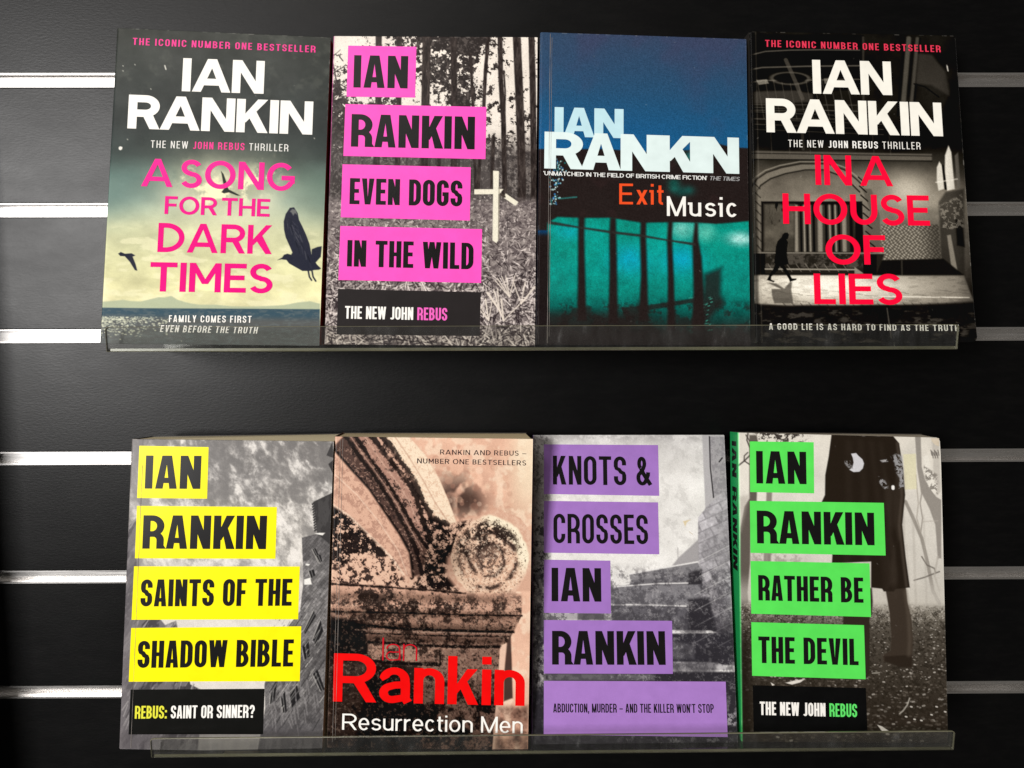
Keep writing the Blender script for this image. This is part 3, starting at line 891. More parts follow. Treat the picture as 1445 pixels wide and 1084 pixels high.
    fold = np.sin(GX * 1.05 + 1.6 * np.sin(GX * .33) + GY * .012)
    A.over(cm, (78, 73, 65)); A.over(cm * smooth(.2, 1.0, fold) * .85, (146, 138, 122)); A.over(cm * smooth(-.3, -1, fold) * .75, (36, 33, 30))
    A.over(cm * smooth(66, 78, GX) * .6, (40, 37, 34))
    # stage front
    A.poly([(-1.0,168.4),(78.5,168.1),(92.7,169.3),(86.0,185.2),(1.0,185.4)], (62, 58, 52), .6)
    A.over(pmask([(8.3,169.6),(77.3,169.3),(76.9,179.7),(8.0,179.9)], .6) * smooth(.4, .65, fbm(5, 317, 4, .7)) * .6, (112, 104, 94))
    A.line([(-1.0,168.9),(92.7,169.0)], 1.0, (150, 142, 128), a=.7)
    A.poly([(1.9,169.6),(8.0,169.6),(7.7,184.7),(1.6,184.7)], (28, 26, 24), .5)
    A.line([(8.0,180.8),(70.9,181.1)], 1.0, (156, 148, 132), a=.9); A.line([(7.9,184.7),(70.8,184.6)], .7, (30, 28, 26))
    for i in range(9): A.line([(10 + i * 6.6, 177), (13.5 + i * 6.6, 182.5)], .5, (140, 132, 118), a=.7)
    A.poly([(71.0,179.1),(77.3,184.0),(70.8,184.2)], (136, 128, 114), .5)
    A.poly([(77.8,170.6),(86.7,170.5),(86.0,185.2),(77.3,184.2)], (26, 24, 22), .7)
    # floor
    fl = pmask([(-1.3,185.4),(147.5,185.6),(153.4,205.7),(106.1,206.9),(24.7,207.5),(-2.8,205.7)], 1.0)
    A.over(fl, (150, 141, 126))
    A.over(fl * np.exp(-((GX - 45) / 42) ** 2 - ((GY - 193) / 10) ** 2), (238, 230, 208))
    A.over(fl * smooth(.50, .74, fbm(7, 321, 4, sy=3)) * .28, (86, 80, 72))
    A.over(fl * smooth(95, 150, GX) * .35, (86, 80, 72))
    A.line([(83.0,200.9),(106.4,200.9),(150.1,201.5)], .8, (226, 218, 200), a=.7)
    for i in range(22):
        A.line([(20 + i * 6, 205.5), (23.5 + i * 6, 209.5)], .6, (70, 65, 59), a=.6)
    A.poly([(-2.8,206.9),(19.0,207.5),(71.0,207.5),(112.0,206.9),(153.4,204.5),(153.5,238.0),(-3.4,237.4)], (50, 46, 43), 1.6)
    A.over(smooth(208, 212, GY) * smooth(.50, .68, fbm(9, 323, 4, .65, sy=2.6)) * .6, (98, 92, 84))
    A.over(smooth(205, 212, GY) * smooth(218, 212, GY) * smooth(.5, .4, fbm(16, 327, 2, sy=2)) * .7, (30, 28, 27))
    A.poly([(73.3,209.3),(81.4,209.5),(81.2,214.0),(75.4,214.6),(76.1,212.3),(73.2,211.7)], (30, 28, 26), .5, .8)
    A.line([(92.5,209.3),(94.4,230.7)], .8, (104, 98, 90), a=.8); A.poly([(121.3,208.3),(141.4,207.9),(141.4,216.5),(123.2,216.5)], (26, 24, 23), 1.0, .8)
    A.over(fl * np.exp(-((GX - 70) / 48) ** 2 - ((GY - 194) / 8) ** 2) * .6 * (.6 + .6 * fbm(5, 329, 4, .6, sy=3)), (214, 206, 188))
    for i in range(46):
        x, y = 6 + i * 3.1, 196 + (i * 7 % 13) * .8
        A.dab(x, y, x + 3 + (i % 4) * 2, y + .3, .35, (96, 90, 82), .45)
    for y0 in (61, 64.5, 70, 74, 78):
        A.line([(1, y0 - 1.6), (96, y0 + 1.2)], .45, (126, 121, 111), a=.45)
        A.line([(1, y0 - .9), (96, y0 + 1.9)], .5, (26, 25, 23), a=.55)
    for x0 in (14, 27, 42, 88, 100):
        A.line([(x0, 76), (x0 + .6, 95)], .5, (118, 112, 102), a=.35)
    # walking figure and its reflection
    k = (26, 24, 22)
    A.poly([(20.8,155.5),(22.4,154.1),(24.4,154.1),(25.3,155.5),(24.9,157.1),(24.4,158.6),(23.2,158.9),(24.5,161.0),(23.7,165.9),(23.4,170.8),(24.6,177.4),(21.1,177.8),(24.2,182.9),(26.6,187.7),(29.9,187.7),(29.6,188.7),(25.2,190.1),(24.3,187.7),(21.0,181.7),(18.5,178.3),(16.7,181.7),(12.0,186.5),(11.9,188.7),(14.5,189.7),(13.6,190.4),(9.0,188.7),(10.8,185.3),(13.8,180.5),(15.3,176.9),(14.3,176.4),(15.4,170.8),(15.9,164.7),(17.2,160.4),(20.2,157.3)], k, .35)
    A.poly([(9.0,190.7),(15.3,191.3),(21.0,194.9),(25.2,190.1),(26.6,190.4),(26.0,195.5),(27.1,205.7),(13.8,205.7),(12.2,199.7),(12.1,195.2),(18.1,195.2),(13.0,192.5)], (92, 86, 78), .7, .8)
    A.over(smooth(4.5, 1.5, GX) * .55, (30, 29, 27)); A.line([(4.6, 0), (4.6, 234)], .8, (126, 120, 110), a=.3)
    A.over(smooth(140, 153, GX) * .25, (30, 28, 26))
    A.dab(*[(145.5,24.9)][0], *[(145.9,28.3)][0], .8, (190, 186, 176), .9); A.dab(*[(145.3,23.9)][0], *[(145.5,24.7)][0], .7, (190, 186, 176), .7)
    fl2 = np.exp(-((GX - 60) / 55) ** 2 - ((GY - 192) / 9) ** 2)
    A.im = tone(A.im, .9, .5, 1.04)
    return A

def bricks(A, m, u, v, bw, bh, base, dark, lite, seed):
    row = np.floor(v / bh)
    uu = u / bw + .5 * (row % 2)
    fx, fy = uu - np.floor(uu), v / bh - row
    mort = np.maximum(smooth(.08, .0, fx) + smooth(.92, 1, fx), smooth(.14, .0, fy) + smooth(.86, 1, fy))
    h = np.random.RandomState(seed).rand(97)
    cell = h[(np.floor(uu).astype(int) * 7 + row.astype(int) * 13) % 97]
    b = np.asarray(base, float)[None, None] * (.88 + .26 * cell)[..., None] * (.8 + .4 * fbm(2.5, seed, 3))[..., None]
    A.im = A.im * (1 - m[..., None]) + b * m[..., None]
    A.over(m * np.clip(mort, 0, 1) * .55, dark)

def art_tenement():
    A = Art((196, 192, 186))
    n = fbm(34, 401, 4)
    a = math.radians(35)
    u, v = GX * math.cos(a) - GY * math.sin(a), GX * math.sin(a) + GY * math.cos(a)
    A.im = G((0, (138, 134, 131)), (30, (164, 160, 156)), (60, (194, 189, 182)), (110, (214, 209, 201)), (150, (218, 212, 203)), (234, (214, 208, 200)))
    big = fbm(30, 407, 3, .5)
    A.over(smooth(.56, .38, big) * smooth(120, 20, GY) * .5, (122, 119, 117))
    wx, wy = fbm(16, 409, 3) - .5, fbm(16, 411, 3) - .5
    n5 = fbm(9, 413, 4, .6, X=u + 7 * wx, Y=v * .62 + 7 * wy)
    n6 = fbm(3.2, 414, 4, .72, X=u, Y=v * .8)
    amt = smooth(150, 60, GY) * (.35 + .65 * smooth(0, 30, GX + GY * .3))
    cl = n5 * .8 + n6 * .22
    A.over(smooth(.56, .34, cl) * amt * .62, (112, 109, 107))
    A.over(smooth(.46, .70, cl) * (.30 + .5 * amt), (240, 235, 228))
    A.over(smooth(.62, .35, n6) * amt * .22, (104, 101, 100))
    A.over(smooth(40, 10, GX) * smooth(60, 0, GY) * .45, (100, 96, 95))
    dk, md, lt = (52, 51, 52), (104, 102, 102), (226, 222, 214)
    # right tenement: gables and walls, seen from the street looking up
    b1 = pmask([(139.3,46.1),(154.1,38.7),(157.5,113.4),(142.7,68.4)], .4)
    A.over(b1, (62, 60, 60)); A.over(b1 * smooth(.5, .65, fbm(3, 421, 3, sy=.5)) * .4, (92, 90, 89))
    for i in range(11):
        q = [(139.6,47.1)][0]
        A.dab(q[0] + i * .25, q[1] + i * 2.0, q[0] - .9 + i * .25, q[1] + 1 + i * 2.0, 1.3, (62, 60, 60))
    A.poly([(152.0,0.3),(153.7,12.9),(147.8,10.7)], (66, 64, 64), .4); A.poly([(149.5,17.3),(153.8,13.5),(154.3,26.7)], (60, 58, 58), .4)
    wall = pmask([(131.6,73.6),(142.7,70.3),(153.0,78.3),(156.6,88.3)] + [(160.2,235.8),(104.0,236.8),(108.9,201.7),(107.6,184.2),(115.8,151.5),(132.4,128.7),(134.1,106.1)], .4)
    t = math.radians(-52)
    uu, vv = GX * math.cos(t) + GY * math.sin(t), -GX * math.sin(t) + GY * math.cos(t)
    bricks(A, wall, uu, vv, 4.6, 1.9, (124, 121, 120), (70, 68, 68), lt, 431)
    A.over(wall * smooth(196, 225, GY) * .75, (74, 72, 74))
    A.over(wall * smooth(.50, .40, fbm(20, 433, 3)) * .35, (48, 46, 47))
    for q in ([(139.7,82.3),(142.1,81.2),(147.0,90.3),(144.8,92.3)], [(142.7,87.3),(146.1,86.0),(147.8,91.0),(145.8,92.5)], [(137.5,98.6),(141.5,97.3),(142.9,101.7),(139.6,104.3)], [(142.6,127.9),(144.6,132.3),(136.8,146.2),(135.5,143.7)], [(147.9,134.7),(150.5,143.4),(145.3,154.8),(142.6,149.8)], [(134.7,156.2),(139.5,149.9),(141.2,162.4),(136.9,165.6)],
              [(143.6,176.1),(147.2,172.3),(153.4,187.2),(149.9,188.5)], [(132.0,183.8),(134.9,193.8),(128.9,201.4),(126.6,190.1)], [(119.9,194.0),(123.4,188.9),(125.3,203.9),(122.2,205.2)], [(112.3,191.6),(117.0,184.0),(115.6,196.6),(112.0,199.1)]):
        A.poly(q, (40, 39, 40), .35)
        c0 = q[0]; c1 = q[2]
        A.line([q[0], q[-1]], .7, (190, 186, 180), a=.7)
        A.line([((q[0][0] + q[1][0]) / 2, (q[0][1] + q[1][1]) / 2), ((q[2][0] + q[3][0]) / 2, (q[2][1] + q[3][1]) / 2)], .6, (120, 118, 116), a=.9)
    for q in ([(144.6,69.6),(149.0,69.6),(147.2,71.5),(140.8,70.3)], [(134.6,105.0),(139.0,103.6),(140.4,108.6),(134.8,109.0)], [(135.4,93.0),(138.6,93.4),(137.4,94.6),(135.1,94.3)]):
        A.poly(q, (236, 233, 226), .35)
    r = random.Random(21)
    for i in range(70):
        x, y = r.uniform(104, 150), r.uniform(118, 222)
        l = r.uniform(4, 16)
        A.dab(x, y, x + l * .55, y - l * .95, r.uniform(.4, .9), r.choice([(58, 56, 57), (150, 147, 145), (44, 43, 44)]), r.uniform(.3, .7) * float(smooth(118, 140, np.array(y))))
    for i in range(60):
        x, y = r.uniform(116, 150), r.uniform(112, 205)
        l = r.uniform(2, 7)
        A.dab(x, y, x + l * .58, y - l * .92, .45, r.choice([(196, 192, 186), (40, 39, 40), (214, 210, 203)]), r.uniform(.35, .8) * float(smooth(112, 130, np.array(x + (y - 112) * .1))))
    for i in range(26):
        x, y = r.uniform(110, 148), r.uniform(170, 215)
        A.dab(x, y, x + r.uniform(1, 3), y + r.uniform(6, 16), r.uniform(.5, 1.2), (138, 134, 134), .5)
    # left tenement behind the bands
    wl = pmask([(-5.6,70.5),(6.6,60.2),(8.8,115.6)] + [(31.3,140.9),(39.3,137.6),(51.9,185.1),(62.1,189.9),(59.0,237.5),(-6.2,238.7)], .6)
    A.over(wl, (112, 108, 110))
    A.over(wl * smooth(.48, .64, fbm(5, 441, 4, .7, X=uu * .35, Y=vv)) * .75, (60, 57, 60))
    A.over(wl * smooth(.55, .7, fbm(4, 443, 4, .7, X=(GX + GY * .5) * 1.0, Y=(GY - GX * .5) * .25)) * .7, (176, 171, 168))
    A.over(smooth(14, 8, GX) * smooth(70, 95, GY) * .5, (108, 104, 106))
    for i in range(40):
        x, y = r.uniform(0, 55), r.uniform(185, 226)
        A.dab(x, y, x + r.uniform(1, 4), y - r.uniform(4, 10), r.uniform(.4, 1.0), r.choice([(50, 48, 50), (190, 186, 182)]), .55)
    A.over(smooth(212, 226, GY) * .6, (84, 80, 82))
    A.over(smooth(216, 234, GY) * smooth(.45, .6, fbm(3, 447, 3, sy=.35)) * .4, (120, 116, 116))
    A.over(smooth(10, 4, GX) * .22, (110, 104, 106))
    A.line([(9.0, 0), (9.0, 234)], .7, (88, 84, 84), a=.55)
    return A

def art_stone():
    A = Art((226, 172, 146))
    dk = (40, 33, 32)
    # leafy out-of-focus background
    A.mul(.90 + .22 * fbm(18, 501, 4))
    A.over(smooth(.48, .66, fbm(8, 503, 3)) * .6, (244, 210, 182))
    A.over(smooth(.50, .66, fbm(10, 505, 3, sy=.6)) * np.exp(-((GX - 96) / 19) ** 2 - ((GY - 46) / 18) ** 2), (96, 74, 66))
    A.over(np.exp(-((GX - 88) / 6) ** 2 - ((GY - 52) / 12) ** 2) * .95, (66, 52, 48))
    A.over(np.exp(-((GX - 106) / 9) ** 2 - ((GY - 49) / 8) ** 2) * .8, (78, 60, 54))
    r = random.Random(31)
    for i in range(90):
        x, y, q = r.uniform(72, 140), r.uniform(6, 60), r.uniform(1.0, 3.2)
        d = np.hypot(GX - x, GY - y)
        A.over((1 - smooth(q - .6, q + .4, d)) * .32, r.choice([(246, 212, 186), (210, 154, 128), (176, 124, 104), (236, 190, 160)]))
    A.over(smooth(128, 150, GX) * .65 * smooth(75, 30, GY), (248, 228, 192))
    g1 = fbm(1.6, 511, 3, .85)
    g2 = fbm(3.6, 512, 4, .8)
    moss = fbm(14, 513, 5, .7)
    c1 = [(57.3,-0.5),(70.4,13.4),(81.1,31.0),(89.1,48.7),(95.2,64.4)]
    c2 = [(36.0,-2.1),(49.9,16.2),(61.9,32.5),(68.6,47.7),(76.6,61.5),(88.2,66.4)]
    c3 = [(27.6,-2.0),(43.6,18.2),(57.4,34.5),(64.1,45.2),(68.9,61.6),(75.7,77.9)]
    c4 = [(15.4,-1.2),(28.1,16.5),(41.4,34.1),(52.0,50.4),(61.3,66.7),(73.2,84.2)]
    c5 = [(7.7,-1.1),(21.7,17.8),(36.3,36.7),(46.9,53.0),(56.3,69.3),(65.6,86.8),(69.8,103.1)]
    c6 = [(-1.7,9.2),(12.9,25.5),(27.4,40.6),(40.7,59.4),(51.3,74.4),(59.3,88.2),(62.2,107.0)]
    c7 = [(-0.5,52.3),(12.5,60.4),(28.3,74.7),(45.3,90.9),(55.8,104.5)]
    slab = c2 + c1[::-1]
    A.poly([(-2.0,-2.3),(36.0,-2.7),(57.3,-0.5),(95.2,64.4),(152.2,70.6),(153.0,115.8),(-3.9,117.9)], (212, 162, 138), .8)
    body = pmask([(-2.0,-2.3),(36.0,-2.7),(57.3,-0.5),(70.4,13.4),(81.1,31.0),(89.1,48.7),(95.2,64.4),(107.3,61.1),(120.0,57.7),(134.1,56.3),(144.4,60.6),(152.2,70.6),(152.7,98.3),(145.3,110.9),(141.5,117.2)] + [(146.7,119.5),(146.3,134.5),(139.5,148.4),(135.8,154.6),(130.1,157.2),(129.8,175.9),(125.8,235.4),(-0.7,237.1)], .6)
    A.over(body, (212, 162, 138))
    A.over(body * smooth(.40, .62, g2) * .55, (232, 190, 164))
    A.poly(slab, (242, 212, 182), .8)
    A.over(pmask(slab, .8) * smooth(.52, .66, g1) * .5, (206, 158, 132))
    A.over(lmask([(45.7,-1.6),(57.6,14.8),(69.6,33.7),(78.9,50.1),(89.5,65.1)], 1.0, .6) * .5, (176, 130, 110))
    A.poly(c3 + c2[::-1], (206, 160, 138), .8)
    A.poly(c4 + c3[::-1], (172, 130, 114), 1.0)
    A.poly(c5 + c4[::-1], (112, 84, 74), 1.0)
    A.poly(c6 + c5[::-1], (92, 70, 63), 1.0)
    strip = pmask(c6 + c2[::-1], .8)
    A.over(strip * smooth(.50, .38, g2) * .85, (58, 46, 44))
    A.over(strip * smooth(.58, .70, g1) * .5, (214, 170, 148))
    wob = 2.4 * (fbm(4, 517, 3, .75) - .5)
    for c, w, a in ((c2, 4.5, .85), (c3, 4.2, .9), (c4, 2.6, .95), (c5, 3.0, .95), (c6, 3.6, .95)):
        d = ldist(c) + wob + 1.5 * (g1 - .5) * (2 if w > 4 else 1)
        A.over((1 - smooth(w / 2 - .6, w / 2 + .6, d)) * a * smooth(.2, .5, moss + (.35 if w < 4 else .05)), (46, 38, 36))
    for c, w in (([(11.6,-1.2),(24.9,17.1),(38.8,35.4),(49.5,51.7),(58.8,68.0),(69.4,85.5)], .9), ([(22.5,-1.3),(35.8,17.6),(49.7,35.2),(58.4,49.0),(66.4,65.4)], 1.0)):
        A.over(lmask(c, w, .5) * .55, (206, 164, 144))
    # plain band, dark soot pocket at left, lichen below
    A.poly(c7 + c6[::-1], (216, 166, 142), 1.0)
    A.over(pmask(c7 + c6[::-1], 1) * smooth(.52, .40, g2) * .5, (150, 110, 96))
    A.over(lmask([(1.5,29.5),(18.5,44.5),(35.7,64.5),(51.6,87.0),(58.4,104.5)], .9, .5) * .5, (240, 206, 182))
    A.over(lmask(c7, 1.4, .8) * .9, (238, 204, 178))
    pk = pmask([(-0.5,53.0),(12.5,61.0),(28.3,75.3),(44.0,90.2),(38.9,92.2),(26.0,88.6),(18.5,92.5),(9.7,98.9),(-4.4,99.0)], 1.6)
    A.over(pk * smooth(.66, .52, g2), dk)
    A.over(pmask([(-5.1,72.6),(10.3,72.4),(28.4,79.7),(47.9,93.3),(54.5,104.6),(59.9,115.8),(-3.9,116.6)], 2.2) * smooth(.50, .40, g2) * .9, (56, 45, 43))
    A.over(pmask([(68.9,61.6),(76.6,61.5),(89.5,67.0),(106.1,62.3),(106.3,77.5),(95.0,83.9),(88.7,91.6),(87.7,104.1),(98.2,116.5),(59.9,117.0),(69.8,101.9),(72.0,84.2)], 2.2) * smooth(.66, .46, g2) * .97, dk)
    # scroll: spiral of light and dark
    cx_, cy_ = [(120.7,91.1)][0]
    dx, dy = GX - cx_, GY - cy_
    rr = np.hypot(dx, dy * .96) + 3.6 * (fbm(11, 531, 4, .6) - .5)
    th = np.arctan2(dy, dx)
    disc = 1 - smooth(28, 29.5, rr)
    A.over(disc, (222, 174, 146))
    A.over(disc * smooth(.42, .6, g2) * .6, (236, 196, 168))
    A.over(smooth(8, 26, dx * .9 - dy * .75) * (1 - smooth(29, 31, rr)) * smooth(20, 23, rr) * .95, (248, 230, 196))
    spir = rr - (th / (2 * math.pi)) * 7.0
    for r0, w, a in ((20.5, 1.5, .85), (12.0, 1.5, .8), (4.5, 1.0, .6)):
        A.over(np.exp(-((spir - r0 + 2 * (g2 - .5)) / w) ** 2) * a * disc * smooth(.22, .42, fbm(9, 532, 3)), (56, 45, 42))
    A.over((1 - smooth(10, 13, rr)) * smooth(.42, .54, g2) * .75, (96, 76, 68))
    A.over(disc * smooth(4, -14, dy + dx * .25) * smooth(.62, .44, g2) * smooth(28, 24, rr) * .92, (52, 43, 40))
    A.over(disc * smooth(-6, -22, dx) * smooth(-12, 4, dy) * smooth(22, 25, rr) * .8, (238, 198, 168))
    A.over(disc * smooth(.58, .70, g1) * .5, (250, 224, 198))
    A.over(disc * smooth(.42, .32, g1) * .6, (70, 56, 52))
    # entablature courses
    def course(pts, c, a=1.0, soft=1.0): A.poly(pts, c, soft, a)
    course([(-4.0,111.6),(49.6,113.7),(85.4,116.7),(103.3,118.0)] + [(146.6,117.6),(146.9,133.3),(103.6,135.1),(60.3,133.2),(-3.5,133.4)], (214, 164, 140), .95)
    m = pmask([(11.3,112.7),(49.6,114.0),(103.3,118.0)] + [(101.0,132.6),(60.3,132.9),(14.4,132.5)], 2)
    A.over(m * smooth(.53, .42, fbm(8, 539, 5, .75)) * .9, (58, 47, 44))
    course([(-3.4,133.7),(60.3,134.4),(103.6,135.1),(146.3,134.5),(141.4,145.8),(78.4,145.7),(33.8,143.3),(-3.3,138.4)], (196, 150, 128), .95)
    A.over(pmask([(4.2,133.9),(60.3,134.4),(60.5,143.8),(33.8,143.3),(8.2,138.8)], 1.5) * smooth(.58, .46, g2) * .85, (70, 56, 51))
    course([(-3.4,136.3),(18.4,138.7),(28.7,144.2),(27.6,149.8),(30.3,157.3),(29.9,167.3),(31.9,171.0),(-2.4,171.4)], dk, .97, 2.0)
    course([(27.5,145.5),(70.8,146.5),(138.2,147.1),(129.5,157.2),(78.6,156.4),(30.2,155.4)], (176, 134, 116), .95)
    course([(30.0,156.0),(84.4,156.8),(85.0,170.5),(30.6,169.5)], (206, 160, 138), .9)
    course([(84.8,160.3),(130.2,158.2),(127.1,235.3),(57.6,236.3),(61.2,171.8)], (168, 130, 114), .9, 2)
    for pts, w in (([(-3.5,133.0),(60.3,133.4),(103.6,134.3),(146.3,134.2)], 1.2), ([(12.1,142.3),(52.9,145.0),(103.9,146.3),(140.8,146.6)], 2.0), ([(27.5,148.8),(78.5,149.9),(137.0,149.9)], .9), ([(30.2,155.5),(86.3,158.0),(130.8,157.8)], 2.0), ([(31.9,169.7),(61.1,171.3),(84.7,171.3)], 2.6), ([(84.8,159.7),(85.0,170.9)], 1.2), ([(-4.0,112.2),(49.7,114.4),(103.3,118.0)], 1.4)):
        d = ldist(pts) + 1.6 * (fbm(3, 541, 3, .8) - .5)
        A.over((1 - smooth(w / 2 - .5, w / 2 + .6, d)) * .95, dk)
    A.line([(19.8,146.4),(70.8,147.5),(138.2,147.9)], .8, (236, 196, 172), a=.7)
    A.over(pmask([(-2.5,168.9),(58.6,171.9),(61.4,181.8),(57.6,236.3),(-0.7,237.1)], 2.5) * (.62 + .3 * moss), (58, 47, 44))
    A.over(pmask([(31.9,172.2),(68.8,171.7),(67.7,236.2),(19.6,236.8)], 3) * .75, (44, 37, 36))
    A.over(pmask([(61.7,194.2),(127.7,195.8),(125.8,235.4),(44.9,236.5)], 3) * smooth(.56, .42, fbm(13, 543, 4, .7)) * .92, (40, 33, 32))
    lowm = smooth(112, 128, GY)
    soot = smooth(.48, .40, fbm(6, 547, 5, .8))
    A.over(body * smooth(.50, .36, fbm(6, 547, 5, .72)) * lowm * .8, (54, 44, 41))
    A.over(body * lowm * smooth(.50, .32, g1) * .5, (60, 48, 45))
    A.over(body * lowm * smooth(.56, .74, fbm(1.9, 551, 3, .8)) * .38, (238, 200, 174))
    # pale pier edge and tree trunk on the right
    A.poly([(130.8,157.8),(135.6,155.3),(133.7,178.3),(129.6,234.7),(125.8,234.7),(128.3,195.8)], (228, 184, 160), .6, .95)
    A.poly([(135.8,153.4),(138.5,149.6),(139.6,168.3),(140.8,195.6),(134.0,198.2),(133.9,178.3)], (70, 54, 49), .8, .9)
    A.over(pmask([(129.0,202.0),(153.1,201.6),(153.6,235.0),(128.4,235.3)], 3) * np.clip(.4 + 1.6 * (fbm(8, 557, 4, .7) - .4), 0, 1), (96, 70, 60))
    A.over(smooth(1.2, .0, GX) * .4, (238, 206, 180))
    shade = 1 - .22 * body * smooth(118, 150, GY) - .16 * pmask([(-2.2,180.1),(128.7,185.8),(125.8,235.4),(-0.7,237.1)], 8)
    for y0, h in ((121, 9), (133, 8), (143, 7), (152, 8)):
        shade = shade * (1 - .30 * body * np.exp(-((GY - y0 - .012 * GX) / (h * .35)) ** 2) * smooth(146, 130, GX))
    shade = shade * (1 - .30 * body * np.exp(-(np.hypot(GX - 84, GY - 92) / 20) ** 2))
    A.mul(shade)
    A.im = tone(A.im, .36, .20, .98)
    return A

def art_steps():
    A = Art((220, 217, 212))
    A.im = G((0, (206, 203, 200)), (40, (218, 215, 210)), (100, (222, 219, 214)), (160, (206, 203, 200)), (234, (190, 188, 188)))
    n = fbm(20, 601, 5, .6)
    A.mul(.86 + .27 * n)
    A.over(smooth(9, 0, GY) * smooth(.40, .60, fbm(5, 603, 4, .7)) * .55, (150, 147, 146))
    A.over(smooth(.56, .70, fbm(7, 605, 4, .75)) * .2, (150, 148, 146))
    dk = (62, 60, 64)
    # pilaster and blocks at right
    A.poly([(135.3,0.4),(153.7,0.4),(155.7,45.1),(138.9,54.1),(135.6,70.9)], (172, 169, 170), .7)
    A.over(pmask([(141.0,1.5),(153.6,1.5),(155.1,42.5),(142.4,49.0)], .6) * (.35 + .5 * smooth(.40, .60, fbm(4, 607, 4, .8))), (136, 133, 136))
    A.line([(141.1,1.5),(140.8,25.4),(142.4,49.0)], .9, (56, 54, 56))
    A.line([(148.1,21.2),(150.6,18.2)], 1.0, (50, 48, 50))
    bm_ = pmask([(129.6,64.5),(138.9,54.1),(155.2,41.2),(156.1,121.3)] + [(154.8,161.6),(123.2,161.6),(124.6,121.2)] + [(130.4,103.8),(128.3,97.6)], .6)
    t = math.radians(-24)
    uu, vv = GX * math.cos(t) + GY * math.sin(t), -GX * math.sin(t) + GY * math.cos(t)
    bricks(A, bm_, uu, vv, 15, 7.2, (160, 157, 160), (120, 117, 120), None, 611)
    A.over(bm_ * smooth(95, 135, GY) * .55, (92, 89, 93))
    A.over(bm_ * smooth(130, 165, GY) * .5, (66, 63, 68))
    A.over(bm_ * smooth(.52, .66, fbm(3, 613, 4, .8)) * .35, (180, 177, 178))
    A.poly([(113.3,95.0),(129.3,81.1),(129.1,98.2),(107.3,102.0)], (150, 147, 148), .8, .9)
    A.line([(112.9,87.4),(112.9,96.3)], .7, (160, 157, 156), a=.7)
    # flight of steps
    st = lambda pts, c, s=.7, a=1.0: A.poly(pts, c, s, a)
    st([(74.6,107.3),(128.1,98.2),(130.2,102.6),(130.2,108.9),(76.0,113.2)], (132, 130, 132))
    st([(76.1,112.0),(119.9,108.2),(130.0,107.6),(131.2,116.3),(63.1,117.3),(74.7,115.1)], (112, 110, 113))
    st([(120.7,106.4),(131.1,103.8),(130.4,121.3),(119.5,121.3)], (60, 58, 61), 1.2, .9)
    st([(60.5,116.3),(130.0,115.1),(129.7,122.6)] + [(119.2,130.4),(60.3,131.0)], (126, 124, 127))
    st([(60.5,117.4),(124.8,117.4),(129.4,130.4),(60.3,131.6)], (128, 126, 129), 1.0, .6)
    st([(60.3,131.0),(119.2,130.8),(135.0,150.1),(105.8,150.7),(60.0,150.6)], (104, 102, 106))
    st([(119.3,126.1),(136.0,124.9),(140.7,150.7),(119.7,150.7)], (58, 56, 60), 1.5, .9)
    st([(105.8,148.8),(136.3,149.2),(141.3,151.0),(105.7,151.9)], (196, 193, 192), .6)
    st([(105.7,151.6),(155.3,151.3),(155.5,174.8),(105.1,172.4)], (66, 64, 69), .8)
    st([(105.6,156.7),(123.2,160.4),(122.9,170.0),(105.2,170.0)], (120, 118, 121), 2, .6)
    st([(105.7,171.8),(140.4,172.4),(151.5,178.4),(105.5,179.6)], (176, 173, 174), .8)
    st([(8.9,179.3),(155.2,179.4),(153.6,240.5),(8.9,240.5)], (62, 60, 64), .8)
    st([(8.9,180.2),(92.2,180.8),(92.1,185.6),(8.9,185.5)], (140, 138, 140), 1.5, .55)
    st([(9.1,135.9),(60.2,136.4),(60.1,141.5),(9.1,141.5)], (150, 147, 149), 1.2, .8)
    st([(34.7,136.2),(55.1,136.4),(55.0,141.5),(34.6,141.5)], (76, 74, 77), 1.0, .7)
    for pts, w in (([(74.9,107.3),(128.1,98.2)], 1.1), ([(63.1,116.9),(96.6,114.5),(119.7,114.1)], .9), ([(60.3,130.4),(80.8,130.1),(117.9,131.3)], .9), ([(106.4,150.4),(133.7,150.7)], 1.0), ([(106.4,178.2),(150.3,178.4)], 1.0)):
        A.line(pts, w, (226, 223, 220), a=.85)
    stain = fbm(5, 617, 5, .8)
    sm_ = smooth(98, 108, GY) * smooth(50, 64, GX)
    A.over(sm_ * smooth(.60, .36, stain) * .50, (66, 64, 68))
    A.over(sm_ * smooth(.52, .74, fbm(3, 619, 4, .85)) * .34, (198, 195, 194))
    # mottled printed left margin, with the neighbouring book's shadow put into its tone
    lm = smooth(17, 8, GX + 3 * (fbm(6, 621, 3) - .5))
    A.over(lm * (.45 + .35 * smooth(20, 120, GY)), (112, 109, 110))
    A.over(lm * smooth(.50, .40, fbm(4, 623, 4, .85)) * (.4 + .5 * smooth(30, 110, GY)), (54, 52, 54))
    A.over(lm * smooth(.56, .66, fbm(2.4, 625, 4, .85)) * .5, (196, 193, 190))
    A.over(smooth(184, 196, GY) * smooth(17, 8, GX), (60, 58, 62))
    A.over(smooth(96, 112, GY) * smooth(90, 20, GX) * smooth(.52, .42, stain) * .7, (82, 80, 84))
    A.over(pmask([(146.4,209.2),(152.7,208.0),(152.2,218.0),(145.7,217.4)], 1) * smooth(.45, .6, fbm(2, 629, 3, .85)) * .8, (160, 157, 160))
    A.poly([(117.7,67.3),(124.0,66.0),(120.7,68.3),(119.3,71.5)], (206, 190, 160), .4); A.dab(*[(122.4,75.4)][0], *[(124.9,77.3)][0], .5, (180, 166, 144), .7)
    for i in range(7):
        A.over(bm_ * lmask([(112 + i * 1.2, 106 + i * 11), (153, 86 + i * 11.5)], .55) * (.55 - .05 * i), (206, 203, 202))
